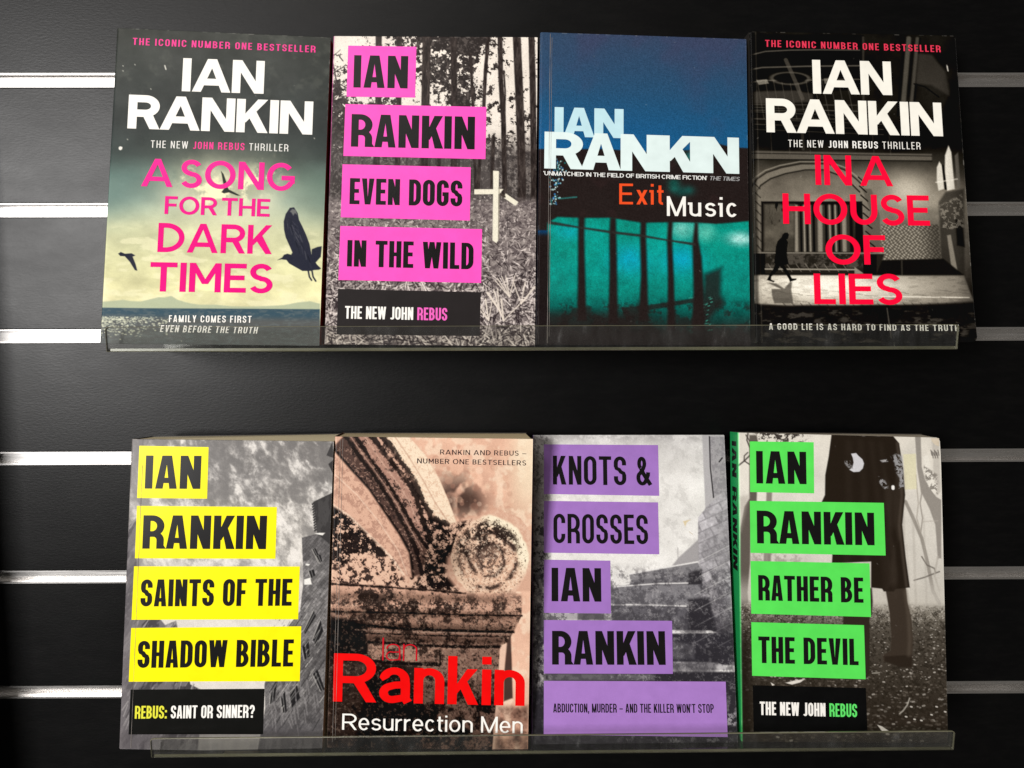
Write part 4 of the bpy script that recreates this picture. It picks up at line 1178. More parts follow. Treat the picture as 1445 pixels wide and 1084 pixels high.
    A.over(smooth(60, 66, GX) * smooth(132, 150, GY) * smooth(186, 178, GY) * .45 * smooth(.62, .40, fbm(12, 631, 3)), (58, 56, 60))
    A.poly([(17.6,61.2),(18.9,57.7),(21.1,58.0),(19.8,61.6)], (236, 230, 222), .4)
    A.over(smooth(1.0, .2, GX) * .5, (170, 150, 190))
    A.im = tone(A.im, .45, 0, 1.0)
    return A

def art_stranger():
    A = Art((218, 213, 203))
    A.im = G((0, (222, 216, 204)), (60, (220, 215, 205)), (110, (206, 201, 191)), (126, (188, 182, 170)), (136, (110, 104, 94)), (150, (80, 74, 66)), (180, (64, 58, 51)), (234, (52, 46, 40)))
    A.mul(.93 + .14 * fbm(16, 701, 4))
    ltx = lambda pts, w, c, a=1.0: A.line(pts, w, c, .6, a)
    dk = (74, 68, 62)
    # trees on the left
    A.poly([(8.8,1.7),(14.4,1.6),(15.6,7.9),(13.7,52.3),(9.2,65.0),(8.1,98.9),(6.0,120.2)] + [(7.0,138.7),(2.1,138.8)] + [(-0.1,120.3),(1.1,72.7),(4.4,56.3),(8.2,49.9)], (84, 77, 70), .8, .9)
    A.poly([(21.3,44.6),(25.4,44.5),(23.1,119.8)] + [(22.4,137.2),(16.3,137.3)] + [(17.1,120.0)], (128, 121, 112), .9, .9)
    A.over(smooth(6, 14, GX) * smooth(54, 40, GX) * smooth(70, 84, GY) * smooth(132, 120, GY) * smooth(.42, .62, fbm(6, 707, 4, .7)) * .6, (140, 133, 123))
    A.over(pmask([(0.7,48.8),(8.2,47.4),(1.6,75.2),(-0.1,75.2)], 2) * .5, (170, 163, 152))
    for pts, w in (([(7.8,0.5),(6.9,5.6),(9.3,11.9),(9.2,17.0),(4.8,21.5),(0.0,25.4)], 1.0), ([(4.8,21.5),(8.5,24.0)], .9), ([(4.6,21.5),(4.8,17.7),(7.4,15.1)], .8), ([(6.3,1.8),(9.3,6.8)], .8)):
        ltx(pts, w, (72, 66, 62))
    lf = fbm(3.4, 711, 4, .8)
    A.over(smooth(14, 3, GY) * smooth(10, 18, GX) * smooth(58, 44, GX) * smooth(.52, .44, lf) * 1.0, (66, 60, 56))
    # trees on the right
    gr = (150, 144, 136)
    A.poly([(134.0,-1.5),(138.4,-1.6),(138.5,22.8),(140.8,33.0),(148.7,45.6),(152.5,48.0),(151.4,92.6),(148.8,92.6),(147.6,67.3),(143.4,54.6),(137.4,42.0),(135.0,24.1)], gr, .6)
    A.poly([(146.7,-1.2),(152.4,-0.7),(152.0,41.7),(149.4,44.3),(147.1,32.8),(147.2,13.6)], (190, 184, 174), 1, .8)
    A.over(pmask([(139.9,15.1),(143.8,13.7),(146.0,29.0),(150.2,39.1),(147.5,43.7),(143.2,38.0),(140.3,26.6)], .6), (232, 227, 216))
    A.over(pmask([(139.8,21.5),(150.4,28.9),(150.0,43.6),(141.9,39.3)], 1.0) * smooth(.52, .42, fbm(2.6, 715, 4, .8)), (140, 134, 126))
    ltx([(125.8,49.9),(131.8,63.8),(137.2,77.6),(141.2,96.5),(144.7,117.8)] + [(149.2,126.6)], 2.6, (152, 146, 137))
    ltx([(136.7,72.6),(138.2,62.4),(136.6,50.9),(138.7,39.4)], .8, (150, 143, 134)); ltx([(136.7,72.6),(133.8,62.4),(135.3,51.0),(133.9,29.3)], .7, (170, 163, 152))
    ltx([(130.8,109.6),(138.4,107.3),(144.7,104.7),(149.8,102.7)], .9, (104, 98, 92)); ltx([(146.7,102.8),(146.1,100.3),(140.5,97.8),(136.9,91.6)], .9, (110, 104, 97))
    ltx([(148.9,91.3),(146.0,105.3),(149.5,117.8)], 1.4, (176, 170, 160), .7); ltx([(125.7,82.9),(128.0,118.1)], 1.2, (196, 190, 180), .8); ltx([(137.5,64.9),(149.5,64.0)], .7, (180, 173, 163), .7)
    for k in range(7):
        q = [(145.8,9.8)][0]
        A.dab(q[0] + k * .9, q[1] + (k % 3), q[0] + k * .9 + .6, q[1] + 4 + (k % 2) * 2, .6, (84, 78, 74), .8)
    A.over(pmask([(124.8,13.5),(134.3,12.9),(134.3,40.1),(125.4,40.7)], .5) * .75, (222, 216, 178))
    A.over(smooth(104, 122, GY) * smooth(134, 124, GY) * .55, (206, 201, 191))
    for x0, w in ((118, 1.4), (124, 1.0), (131, 1.8), (139, 1.2), (20, 2.0), (27, 1.4)):
        A.line([(x0, 60), (x0 + .8, 128)], w, (168, 162, 152), .9, .35)
    # gravel path
    gm = smooth(127, 134, GY + 4 * (fbm(9, 721, 3) - .5))
    A.over(gm * smooth(150, 132, GY) * smooth(.48, .62, fbm(2.2, 723, 4, .85)) * .7, (178, 171, 160))
    A.over(gm * smooth(.50, .40, fbm(2.0, 725, 4, .85)) * .6, (40, 36, 31))
    r = random.Random(41)
    for i in range(2600):
        y = 129 + 105 * r.random() ** 1.5
        x = r.uniform(0, 153)
        s = .4 + 1.3 * (y - 128) / 105 * r.random()
        c = (222, 215, 204) if r.random() < .42 - .25 * (y - 128) / 105 else (112, 104, 94)
        A.dab(x, y, x + s, y + r.uniform(-.3, .3), s, c, r.uniform(.25, .8) * (.5 if x < 20 and y > 150 else 1))
    A.over(smooth(186, 205, GY) * .35, (48, 42, 36))
    A.over(smooth(12, 3, GX) * smooth(140, 165, GY) * .7, (36, 32, 28))
    # dark coat seen from behind
    ck = (44, 38, 33)
    A.poly([(77.4,136.4),(97.0,136.1),(96.4,179.8),(94.1,183.6),(76.5,183.8)], (54, 47, 41), .6)
    A.poly([(56.5,136.7),(98.8,136.1),(99.7,126.1),(99.2,116.0),(56.8,116.7)], (60, 53, 47), .8)
    A.poly([(109.0,114.6),(124.4,114.4),(125.4,125.7),(128.2,139.4),(129.1,154.5),(127.8,168.2),(127.6,175.1),(120.5,175.2),(113.1,172.2),(106.8,171.0),(106.3,166.6),(112.0,162.8),(113.0,152.2),(112.0,134.7)], (62, 54, 47), .6)
    A.poly([(107.5,167.2),(128.2,165.7),(127.6,175.1),(119.9,175.2),(107.5,171.0)], (44, 38, 33), .8, .7)
    A.poly([(71.2,-1.1),(115.9,-2.3),(122.0,5.2),(123.1,14.2),(124.5,24.4),(125.6,44.8),(122.9,67.7),(124.9,91.8),(127.5,115.1),(116.8,116.5),(115.5,118.3),(108.0,118.4),(106.8,116.4),(98.6,115.6),(99.0,96.0),(69.6,97.8),(70.1,91.5),(62.9,51.2),(65.3,46.1),(65.8,30.9),(68.6,16.8)], ck, .5)
    A.over(pmask([(114.3,-1.0),(125.0,29.5),(122.3,67.8),(125.6,113.2),(111.8,113.5),(110.6,55.3)], 4) * smooth(.45, .6, fbm(14, 731, 3, sy=.3)) * .25, (88, 78, 68))
    for x0, x1, w in ((93, 96, 5), (101, 110, 4), (84, 80, 5), (108, 116, 3)):
        A.over(lmask([(x0, 6), ((x0 + x1) / 2 + 1, 60), (x1, 122)], w, 2.6) * .13 * (.3 + fbm(9, 741, 3)), (84, 74, 65))
    A.over(lmask([(120.5,5.3),(122.6,24.4),(123.1,46.1),(120.6,67.8),(123.0,93.1),(125.0,113.9)], 2.0, 1.2) * .45, (96, 86, 76))
    A.over(lmask([(124.3,118.1),(126.1,137.0),(126.7,154.5),(125.7,165.8)], 3.0, 1.6) * .4, (98, 88, 77))
    A.over(np.exp(-((GX - 120) / 12) ** 2 - ((GY - 222) / 3) ** 2) * .2, (90, 84, 74))
    # scuffs and torn label remains
    A.poly([(85.6,14.1),(89.4,13.5),(91.2,15.6),(94.0,18.1),(95.2,21.3),(94.2,25.1),(91.6,27.7),(87.2,28.1),(84.1,26.4),(86.3,24.7),(87.4,20.8),(86.8,17.0)], (206, 205, 208), .35)
    A.over(pmask([(80.5,19.7),(84.9,19.6),(86.6,25.3),(83.5,25.1),(80.8,22.2)], .6) * smooth(.40, .52, fbm(2, 733, 3, .85)), (132, 130, 130))
    A.over(pmask([(115.5,15.7),(119.1,13.4),(123.5,14.2),(124.5,23.1),(125.0,40.3),(121.0,40.1),(121.8,32.1),(118.8,27.1),(118.3,20.7)], .8) * smooth(.36, .50, fbm(1.8, 735, 3, .85)), (150, 149, 150))
    A.over(pmask([(106.0,31.2),(110.4,33.7),(113.4,39.3),(110.3,40.7),(106.6,36.3)], .8) * smooth(.45, .55, fbm(1.8, 737, 3, .85)), (150, 149, 150))
    A.over(pmask([(107.3,18.7),(112.6,17.6),(113.9,19.3),(108.2,20.2)], .5) * smooth(.40, .52, fbm(1.8, 739, 3, .85)), (170, 168, 168))
    q = [(116.6,39.3)][0]
    A.dab(q[0], q[1] - .6, q[0], q[1] + .6, 2.3, (240, 238, 234))
    ltx([(125.4,198.2),(123.6,203.2),(120.4,207.5),(117.8,209.7)], .8, (196, 190, 178), .9)
    A.poly([(101.1,218.2),(104.6,219.2),(109.5,222.5),(104.5,222.9)], (214, 208, 198), .35); A.poly([(33.4,187.7),(39.6,186.0),(47.9,184.7),(44.5,187.2),(38.3,188.9)], (222, 216, 206), .35); A.poly([(22.3,187.4),(25.4,189.3),(23.5,189.9)], (222, 216, 206), .35)
    for q in [(140.9,210.2),(128.3,213.7),(133.3,214.5),(144.8,204.2),(151.0,207.9),(126.1,204.4),(122.1,211.8)]:
        A.dab(q[0], q[1], q[0] + .9, q[1] + .2, 1.0, (214, 208, 198), .9)
    ltx([(98.2,179.8),(103.5,179.4)], .6, (210, 204, 192), .8)
    A.over(smooth(1.4, .2, GX) * .8, (90, 225, 120))
    return A

# ------------------------------------------------------------------ books
BOOKS = [
 dict(front=[[-286.16, -34.75, 26.68], [-131.88, -24.31, 23.6], [-135.19, -68.72, -205.48], [-286.94, -79.14, -203.18]],
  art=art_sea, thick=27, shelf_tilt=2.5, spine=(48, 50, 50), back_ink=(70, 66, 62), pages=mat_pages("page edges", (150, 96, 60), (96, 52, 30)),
  back=[(0, 0, 0), (2.6, 0, 0), (3.2, 0, 0), (0, 0, 0)], round=[(0, 0, 0.6), (1, 0, 0.6), (0, 1, 1.0), (1, 1, 0.6)], curl=[], creases=[],
  label='paperback with white and pink lettering over gulls above a pale misty sea', grain=0.04,
  bands=[
  ],
  texts=[
   ('tagline_lettering', None, [('THE ICONIC NUMBER ONE BESTSELLER', 'widem', (240, 66, 146), 0)], (11.88, 12.5), (142.37, 12.45), 5.33),
   ('author_lettering', None, [('IAN', 'geob', (246, 243, 236), 0)], (48.03, 46.62), (106.25, 46.27), 25.48),
   ('author_lettering', None, [('RANKIN', 'geob', (246, 243, 236), 0)], (11.32, 76.32), (142.36, 76.41), 25.57),
   ('tagline_lettering', None, [('THE NEW ', 'widel', (232, 230, 224), 0), ('JOHN REBUS ', 'widem', (240, 66, 146), 0), ('THRILLER', 'widel', (232, 230, 224), 0)], (28.23, 90.22), (125.54, 89.83), 5.5),
   ('title_lettering', None, [('A SONG', 'geo', (246, 46, 146), 0)], (22.91, 119.19), (131.26, 119.67), 20.77),
   ('title_lettering', None, [('FOR THE', 'geo', (238, 38, 138), 0)], (40.18, 139.31), (114.09, 139.53), 13.26),
   ('title_lettering', None, [('DARK', 'geo', (234, 30, 128), 0)], (36.54, 167.39), (116.72, 167.31), 21.45),
   ('title_lettering', None, [('TIMES', 'geo', (234, 30, 128), 0)], (32.38, 196.12), (118.31, 196.07), 21.28),
   ('subtitle_lettering', None, [('FAMILY COMES FIRST', 'widem', (246, 243, 236), 0)], (46.99, 218.09), (104.47, 217.84), 4.99),
   ('subtitle_lettering', None, [('EVEN BEFORE THE TRUTH', 'widem', (246, 243, 236), 0.14)], (41.12, 225.21), (108.66, 225.65), 4.86),
  ]),
 dict(front=[[-130.36, -22.7, 25.2], [23.21, -24.53, 23.66], [19.79, -67.79, -206.21], [-132.54, -65.94, -204.57]],
  art=art_forest, thick=20, shelf_tilt=2.5, spine=(226, 60, 160), back_ink=(70, 66, 62), pages=mat_pages("page edges", (214, 196, 164), (180, 158, 124)),
  back=[(0, 0, 0), (0, 0, 0), (0, 0, 0), (0, 0, 0)], round=[(0, 0, 0.4), (1, 0, 0.4), (0, 1, 0.4), (1, 1, 0.4)], curl=[], creases=[],
  label='paperback with bright pink title bands over a grey pine wood and a broken white cross', grain=0.12,
  bands=[
   ('author_band', [(11.55, 7.47), (62.59, 8.06), (62.41, 47.84), (11.39, 47.41)], (252, 88, 190)),
   ('author_band', [(10.68, 53.21), (115.55, 54.69), (115.34, 94.84), (10.29, 93.18)], (252, 88, 190)),
   ('title_band', [(9.85, 99.55), (104.6, 101.14), (104.46, 141.52), (9.61, 139.74)], (252, 88, 190)),
   ('title_band', [(9.55, 146.28), (113.6, 147.85), (113.42, 187.99), (9.21, 186.62)], (252, 88, 190)),
   ('caption_band', [(9.15, 193.2), (113.27, 194.81), (112.87, 226.97), (9.12, 226.65)], (46, 43, 43)),
  ],
  texts=[
   ('lettering', 0, [('IAN', 'heavy', (34, 33, 33), 0)], (16.29, 40.27), (56.67, 40.78), 25.29),
   ('lettering', 1, [('RANKIN', 'heavy', (34, 33, 33), 0)], (15.65, 86.0), (107.23, 87.51), 25.1),
   ('lettering', 2, [('EVEN DOGS', 'band', (34, 33, 33), 0)], (15.72, 129.75), (98.67, 131.0), 19.7),
   ('lettering', 3, [('IN THE WILD', 'band', (34, 33, 33), 0)], (15.15, 176.5), (107.56, 177.98), 19.73),
   ('lettering', 4, [('THE NEW JOHN ', 'small', (246, 243, 236), 0), ('REBUS', 'small', (238, 104, 190), 0)], (14.74, 215.03), (89.1, 215.87), 9.26),
  ]),
 dict(front=[[24.89, -28.62, 25.86], [179.25, -27.41, 21.25], [173.75, -73.13, -205.82], [20.63, -75.06, -204.85]],
  art=art_bridge, thick=25, shelf_tilt=2.5, spine=(36, 36, 44), back_ink=(70, 66, 62), pages=mat_pages("page edges", (214, 196, 164), (180, 158, 124)),
  back=[(0, 0, 0), (0, 0, 0), (0, 0, 0), (0, 0, 0)], round=[(0, 0, 1.2), (1, 0, 0.5), (0, 1, 0.5), (1, 1, 0.5)], curl=[], creases=[(7.6, 1, 233, 0.28), (8.9, 4, 228, 0.22)],
  label='paperback with pale blue lettering over a dark blue night and a green lit railing', grain=0.0,
  bands=[
  ],
  texts=[
   ('author_lettering', None, [('IAN', 'helvb', (190, 224, 232), 0)], (11.37, 80.11), (61.89, 80.37), 22.37),
   ('author_lettering', None, [('RANKIN', 'helvb', (222, 238, 236), 0)], (4.18, 104.59), (146.51, 105.73), 27.86),
   ('quote_lettering', None, [("'UNMATCHED IN THE FIELD OF BRITISH CRIME FICTION' ", 'helvB', (236, 236, 232), 0), ('THE TIMES', 'helvm', (160, 160, 160), 0.2)], (3.52, 109.75), (146.44, 111.23), 3.13),
   ('title_lettering', None, [('Exit', 'hand', (236, 84, 44), 0)], (58.8, 130.45), (91.03, 130.25), 15.56),
   ('title_lettering', None, [('Music', 'hand', (246, 243, 236), 0)], (93.43, 138.63), (144.87, 138.66), 14.86),
  ]),
 dict(front=[[181.24, -28.22, 26.52], [333.49, -31.83, 22.16], [329.65, -82.61, -203.58], [174.97, -79.98, -203.79]],
  art=art_hall, thick=27, shelf_tilt=2.5, spine=(44, 42, 40), back_ink=(70, 66, 62), pages=mat_pages("page edges", (206, 190, 160), (170, 150, 120)),
  back=[(-1.5, 0, -1.5), (0, 0, 0), (0, 0, 0), (0, 0, 0)], round=[(0, 0, 2.4), (1, 0, 2.2), (0, 1, 1.0), (1, 1, 4.5)], curl=[(153, 234, 40, -2.0)], creases=[],
  label='worn paperback with red title lettering over a man walking through a dim theatre hall', grain=0.14,
  bands=[
  ],
  texts=[
   ('tagline_lettering', None, [('THE ICONIC NUMBER ONE BESTSELLER', 'widem', (226, 62, 88), 0)], (11.58, 11.87), (141.41, 13.56), 5.37),
   ('author_lettering', None, [('IAN', 'geob', (246, 243, 232), 0)], (45.9, 48.06), (103.92, 48.37), 26.51),
   ('author_lettering', None, [('RANKIN', 'geob', (246, 243, 232), 0)], (11.02, 78.49), (139.16, 79.95), 26.18),
   ('tagline_lettering', None, [('THE NEW ', 'widel', (236, 233, 226), 0), ('JOHN REBUS ', 'widem', (246, 244, 238), 0), ('THRILLER', 'widel', (236, 233, 226), 0)], (26.64, 89.57), (122.3, 90.28), 5.51),
   ('title_lettering', None, [('IN A', 'geo', (250, 26, 62), 0)], (45.47, 118.17), (101.19, 118.77), 22.84),
   ('title_lettering', None, [('HOUSE', 'geo', (250, 26, 62), 0)], (21.37, 147.5), (125.92, 148.33), 22.75),
   ('title_lettering', None, [('OF', 'geo', (250, 26, 62), 0)], (50.94, 177.12), (93.46, 177.48), 21.79),
   ('title_lettering', None, [('LIES', 'geo', (250, 26, 62), 0)], (41.83, 206.27), (103.66, 206.64), 22.22),
   ('subtitle_lettering', None, [('A GOOD LIE IS AS HARD TO FIND AS THE TRUTH', 'widem', (240, 237, 228), 0)], (9.62, 224.57), (141.17, 225.94), 4.47),
  ]),
 dict(front=[[-283.74, -48.14, -276.13], [-131.74, -46.35, -278.83], [-139.11, -76.18, -508.42], [-289.57, -77.71, -503.79]],
  art=art_tenement, thick=30, shelf_tilt=6.0, spine=(96, 92, 92), back_ink=(70, 66, 62), pages=mat_pages("page edges", (250, 238, 204), (214, 194, 152)),
  back=[(1.5, 0, 0.3), (0, 0, 4.6), (0, 0, 0), (0, 0, 0)], round=[(0, 0, 1.0), (1, 0, 0.6), (0, 1, 1.6), (1, 1, 1.2)], curl=[], creases=[(9.4, 20, 233, 0.22)],
  label='paperback with bright yellow title bands over clouds and leaning stone tenements', grain=0.1,
  bands=[
   ('author_band', [(6.46, 5.12), (58.56, 5.49), (58.99, 44.86), (6.33, 45.06)], (255, 240, 0)),
   ('author_band', [(6.45, 50.99), (111.87, 50.46), (112.25, 89.71), (6.57, 90.83)], (255, 240, 0)),
   ('title_band', [(6.18, 96.89), (130.89, 95.22), (131.15, 134.97), (5.95, 137.25)], (255, 240, 0)),
   ('title_band', [(5.95, 143.41), (133.72, 140.19), (134.16, 181.26), (5.72, 183.72)], (255, 240, 0)),
   ('caption_band', [(7.35, 189.59), (107.87, 187.32), (108.05, 221.2), (7.21, 223.05)], (30, 30, 29)),
  ],
  texts=[
   ('lettering', 0, [('IAN', 'heavy', (34, 33, 33), 0)], (11.83, 37.79), (53.53, 37.49), 25.27),
   ('lettering', 1, [('RANKIN', 'heavy', (34, 33, 33), 0)], (11.81, 83.45), (104.82, 82.52), 25.34),
   ('lettering', 2, [('SAINTS OF THE', 'band', (34, 33, 33), 0)], (12.08, 127.1), (125.75, 124.89), 20.35),
   ('lettering', 3, [('SHADOW BIBLE', 'band', (34, 33, 33), 0)], (11.71, 173.33), (128.61, 170.34), 20.34),
   ('lettering', 4, [('REBUS: ', 'small', (226, 224, 70), 0), ('SAINT OR SINNER?', 'small', (246, 243, 236), 0)], (11.37, 211.2), (101.07, 208.94), 9.52),
  ]),
 dict(front=[[-131.55, -44.46, -275.34], [19.13, -45.88, -277.5], [14.36, -80.06, -505.3], [-135.21, -78.63, -503.06]],
  art=art_stone, thick=27, shelf_tilt=6.0, spine=(120, 92, 80), back_ink=(70, 66, 62), pages=mat_pages("page edges", (244, 226, 186), (200, 176, 134)),
  back=[(0, 0, 1.6), (-4.5, 0, 3.4), (-1.0, 0, 0), (0, 0, 0)], round=[(0, 0, 0.8), (1, 0, 0.4), (0, 1, 0.8), (1, 1, 0.4)], curl=[], creases=[(4.6, 2, 230, 0.2), (6.6, 2, 228, 0.25)],
  label='paperback with red and white lettering over a weathered stone scroll in salmon tones', grain=0.08,
  bands=[
  ],
  texts=[
   ('tagline_lettering', None, [('RANKIN AND REBUS -', 'hum', (52, 40, 44), 0)], (81.72, 12.86), (148.11, 13.05), 3.81),
   ('tagline_lettering', None, [('NUMBER ONE BESTSELLERS', 'hum', (52, 40, 44), 0)], (64.15, 19.81), (147.97, 20.42), 3.81),
   ('author_lettering', None, [('Ian', 'thin', (196, 32, 44), 0)], (40.75, 168.86), (67.45, 169.0), 16.95),
   ('author_lettering', None, [('Rankin', 'helvB', (236, 12, 22), 0)], (4.05, 199.92), (149.81, 201.3), 35.8),
   ('title_lettering', None, [('Resurrection Men', 'helv', (246, 243, 236), 0)], (11.57, 220.62), (148.75, 221.47), 11.88),
  ]),
 dict(front=[[20.18, -15.26, -279.48], [173.54, -15.36, -279.85], [172.51, -73.73, -509.02], [17.46, -73.53, -508.2]],
  art=art_steps, thick=12, shelf_tilt=6.0, spine=(150, 110, 180), back_ink=(70, 66, 62), pages=mat_pages("page edges", (224, 212, 186), (190, 174, 140)),
  back=[(0, 0, -1), (0, 0, -1), (0, 0, 0), (0, 0, 0)], round=[(0, 0, 0.6), (1, 0, 0.8), (0, 1, 2.6), (1, 1, 2.8)], curl=[], creases=[],
  label='paperback with lilac title bands over grey stone steps and a rough wall', grain=0.09,
  bands=[
   ('title_band', [(8.78, 7.42), (99.76, 8.02), (99.59, 47.77), (8.8, 46.28)], (160, 118, 192)),
   ('title_band', [(8.8, 51.61), (98.53, 52.83), (98.35, 92.5), (8.83, 91.2)], (160, 118, 192)),
   ('author_band', [(8.83, 96.5), (60.32, 97.28), (60.22, 136.7), (8.86, 136.19)], (160, 118, 192)),
   ('author_band', [(8.86, 141.47), (106.79, 142.11), (106.23, 180.68), (8.89, 180.42)], (160, 118, 192)),
   ('caption_band', [(8.89, 185.67), (145.88, 186.28), (145.63, 225.62), (8.8, 223.88)], (166, 124, 196)),
  ],
  texts=[
   ('lettering', 0, [('KNOTS &', 'light', (34, 33, 33), 0)], (15.91, 38.85), (92.04, 39.82), 22.52),
   ('lettering', 1, [('CROSSES', 'light', (34, 33, 33), 0)], (16.23, 83.97), (89.99, 84.9), 22.53),
   ('lettering', 2, [('IAN', 'heavy', (34, 33, 33), 0)], (14.75, 127.56), (52.93, 127.94), 25.01),
   ('lettering', 3, [('RANKIN', 'heavy', (34, 33, 33), 0)], (15.07, 173.96), (101.0, 174.21), 24.55),
   ('lettering', 4, [("ABDUCTION, MURDER - AND THE KILLER WON'T STOP", 'light', (34, 33, 33), 0)], (15.9, 208.24), (136.04, 208.6), 6.35),
  ]),
 dict(front=[[177.22, -38.02, -274.37], [330.85, -43.61, -277.92], [328.93, -77.02, -506.28], [175.64, -72.09, -507.23]],
  art=art_stranger, thick=24, shelf_tilt=6.0, spine=(42, 152, 86), back_ink=(70, 66, 62), pages=mat_pages("page edges", (226, 214, 194), (180, 164, 140)),  # spine green darker than the bands: shade beside the next book put into ink
  back=[(0, 0, -0.5), (-2, 0, 1.6), (0, 0, 0), (0, 0, 0)], round=[(0, 0, 0.4), (1, 0, 3.4), (0, 1, 0.8), (1, 1, 0.8)], curl=[(153, 0, 30, 1.0)], creases=[],
  label='paperback with bright green title bands over a dark coated figure in misty woods', grain=0.08,
  spine_text=([('IAN RANKIN','heavy',(34, 33, 33),0)], 7.0, 106.0, 17.0, 12.5),
  bands=[
   ('author_band', [(9.09, 6.55), (57.47, 5.97), (57.18, 45.03), (8.84, 45.08)], (92, 226, 92)),
   ('author_band', [(8.51, 51.78), (109.4, 51.13), (109.93, 91.17), (8.5, 91.01)], (92, 226, 92)),
   ('title_band', [(8.42, 97.15), (97.75, 97.32), (98.05, 137.75), (8.52, 136.56)], (92, 226, 92)),
   ('title_band', [(8.44, 142.9), (92.68, 143.96), (93.11, 184.33), (8.53, 182.66)], (92, 226, 92)),
   ('caption_band', [(8.81, 189.69), (93.1, 190.79), (93.68, 223.46), (9.09, 223.86)], (22, 22, 23)),
  ],
  texts=[
   ('lettering', 0, [('IAN', 'heavy', (34, 33, 33), 0)], (13.65, 38.4), (51.54, 38.18), 24.72),
   ('lettering', 1, [('RANKIN', 'heavy', (34, 33, 33), 0)], (13.54, 83.77), (101.8, 83.61), 24.78),
   ('lettering', 2, [('RATHER BE', 'band', (34, 33, 33), 0)], (13.95, 126.51), (92.64, 127.17), 18.96),
   ('lettering', 3, [('THE DEVIL', 'band', (34, 33, 33), 0)], (13.45, 173.09), (88.09, 173.95), 19.7),
   ('lettering', 4, [('THE NEW JOHN ', 'smallb', (246, 243, 236), 0), ('REBUS', 'small', (100, 228, 110), 0)], (13.91, 211.43), (86.21, 212.53), 9.84),
  ]),
]

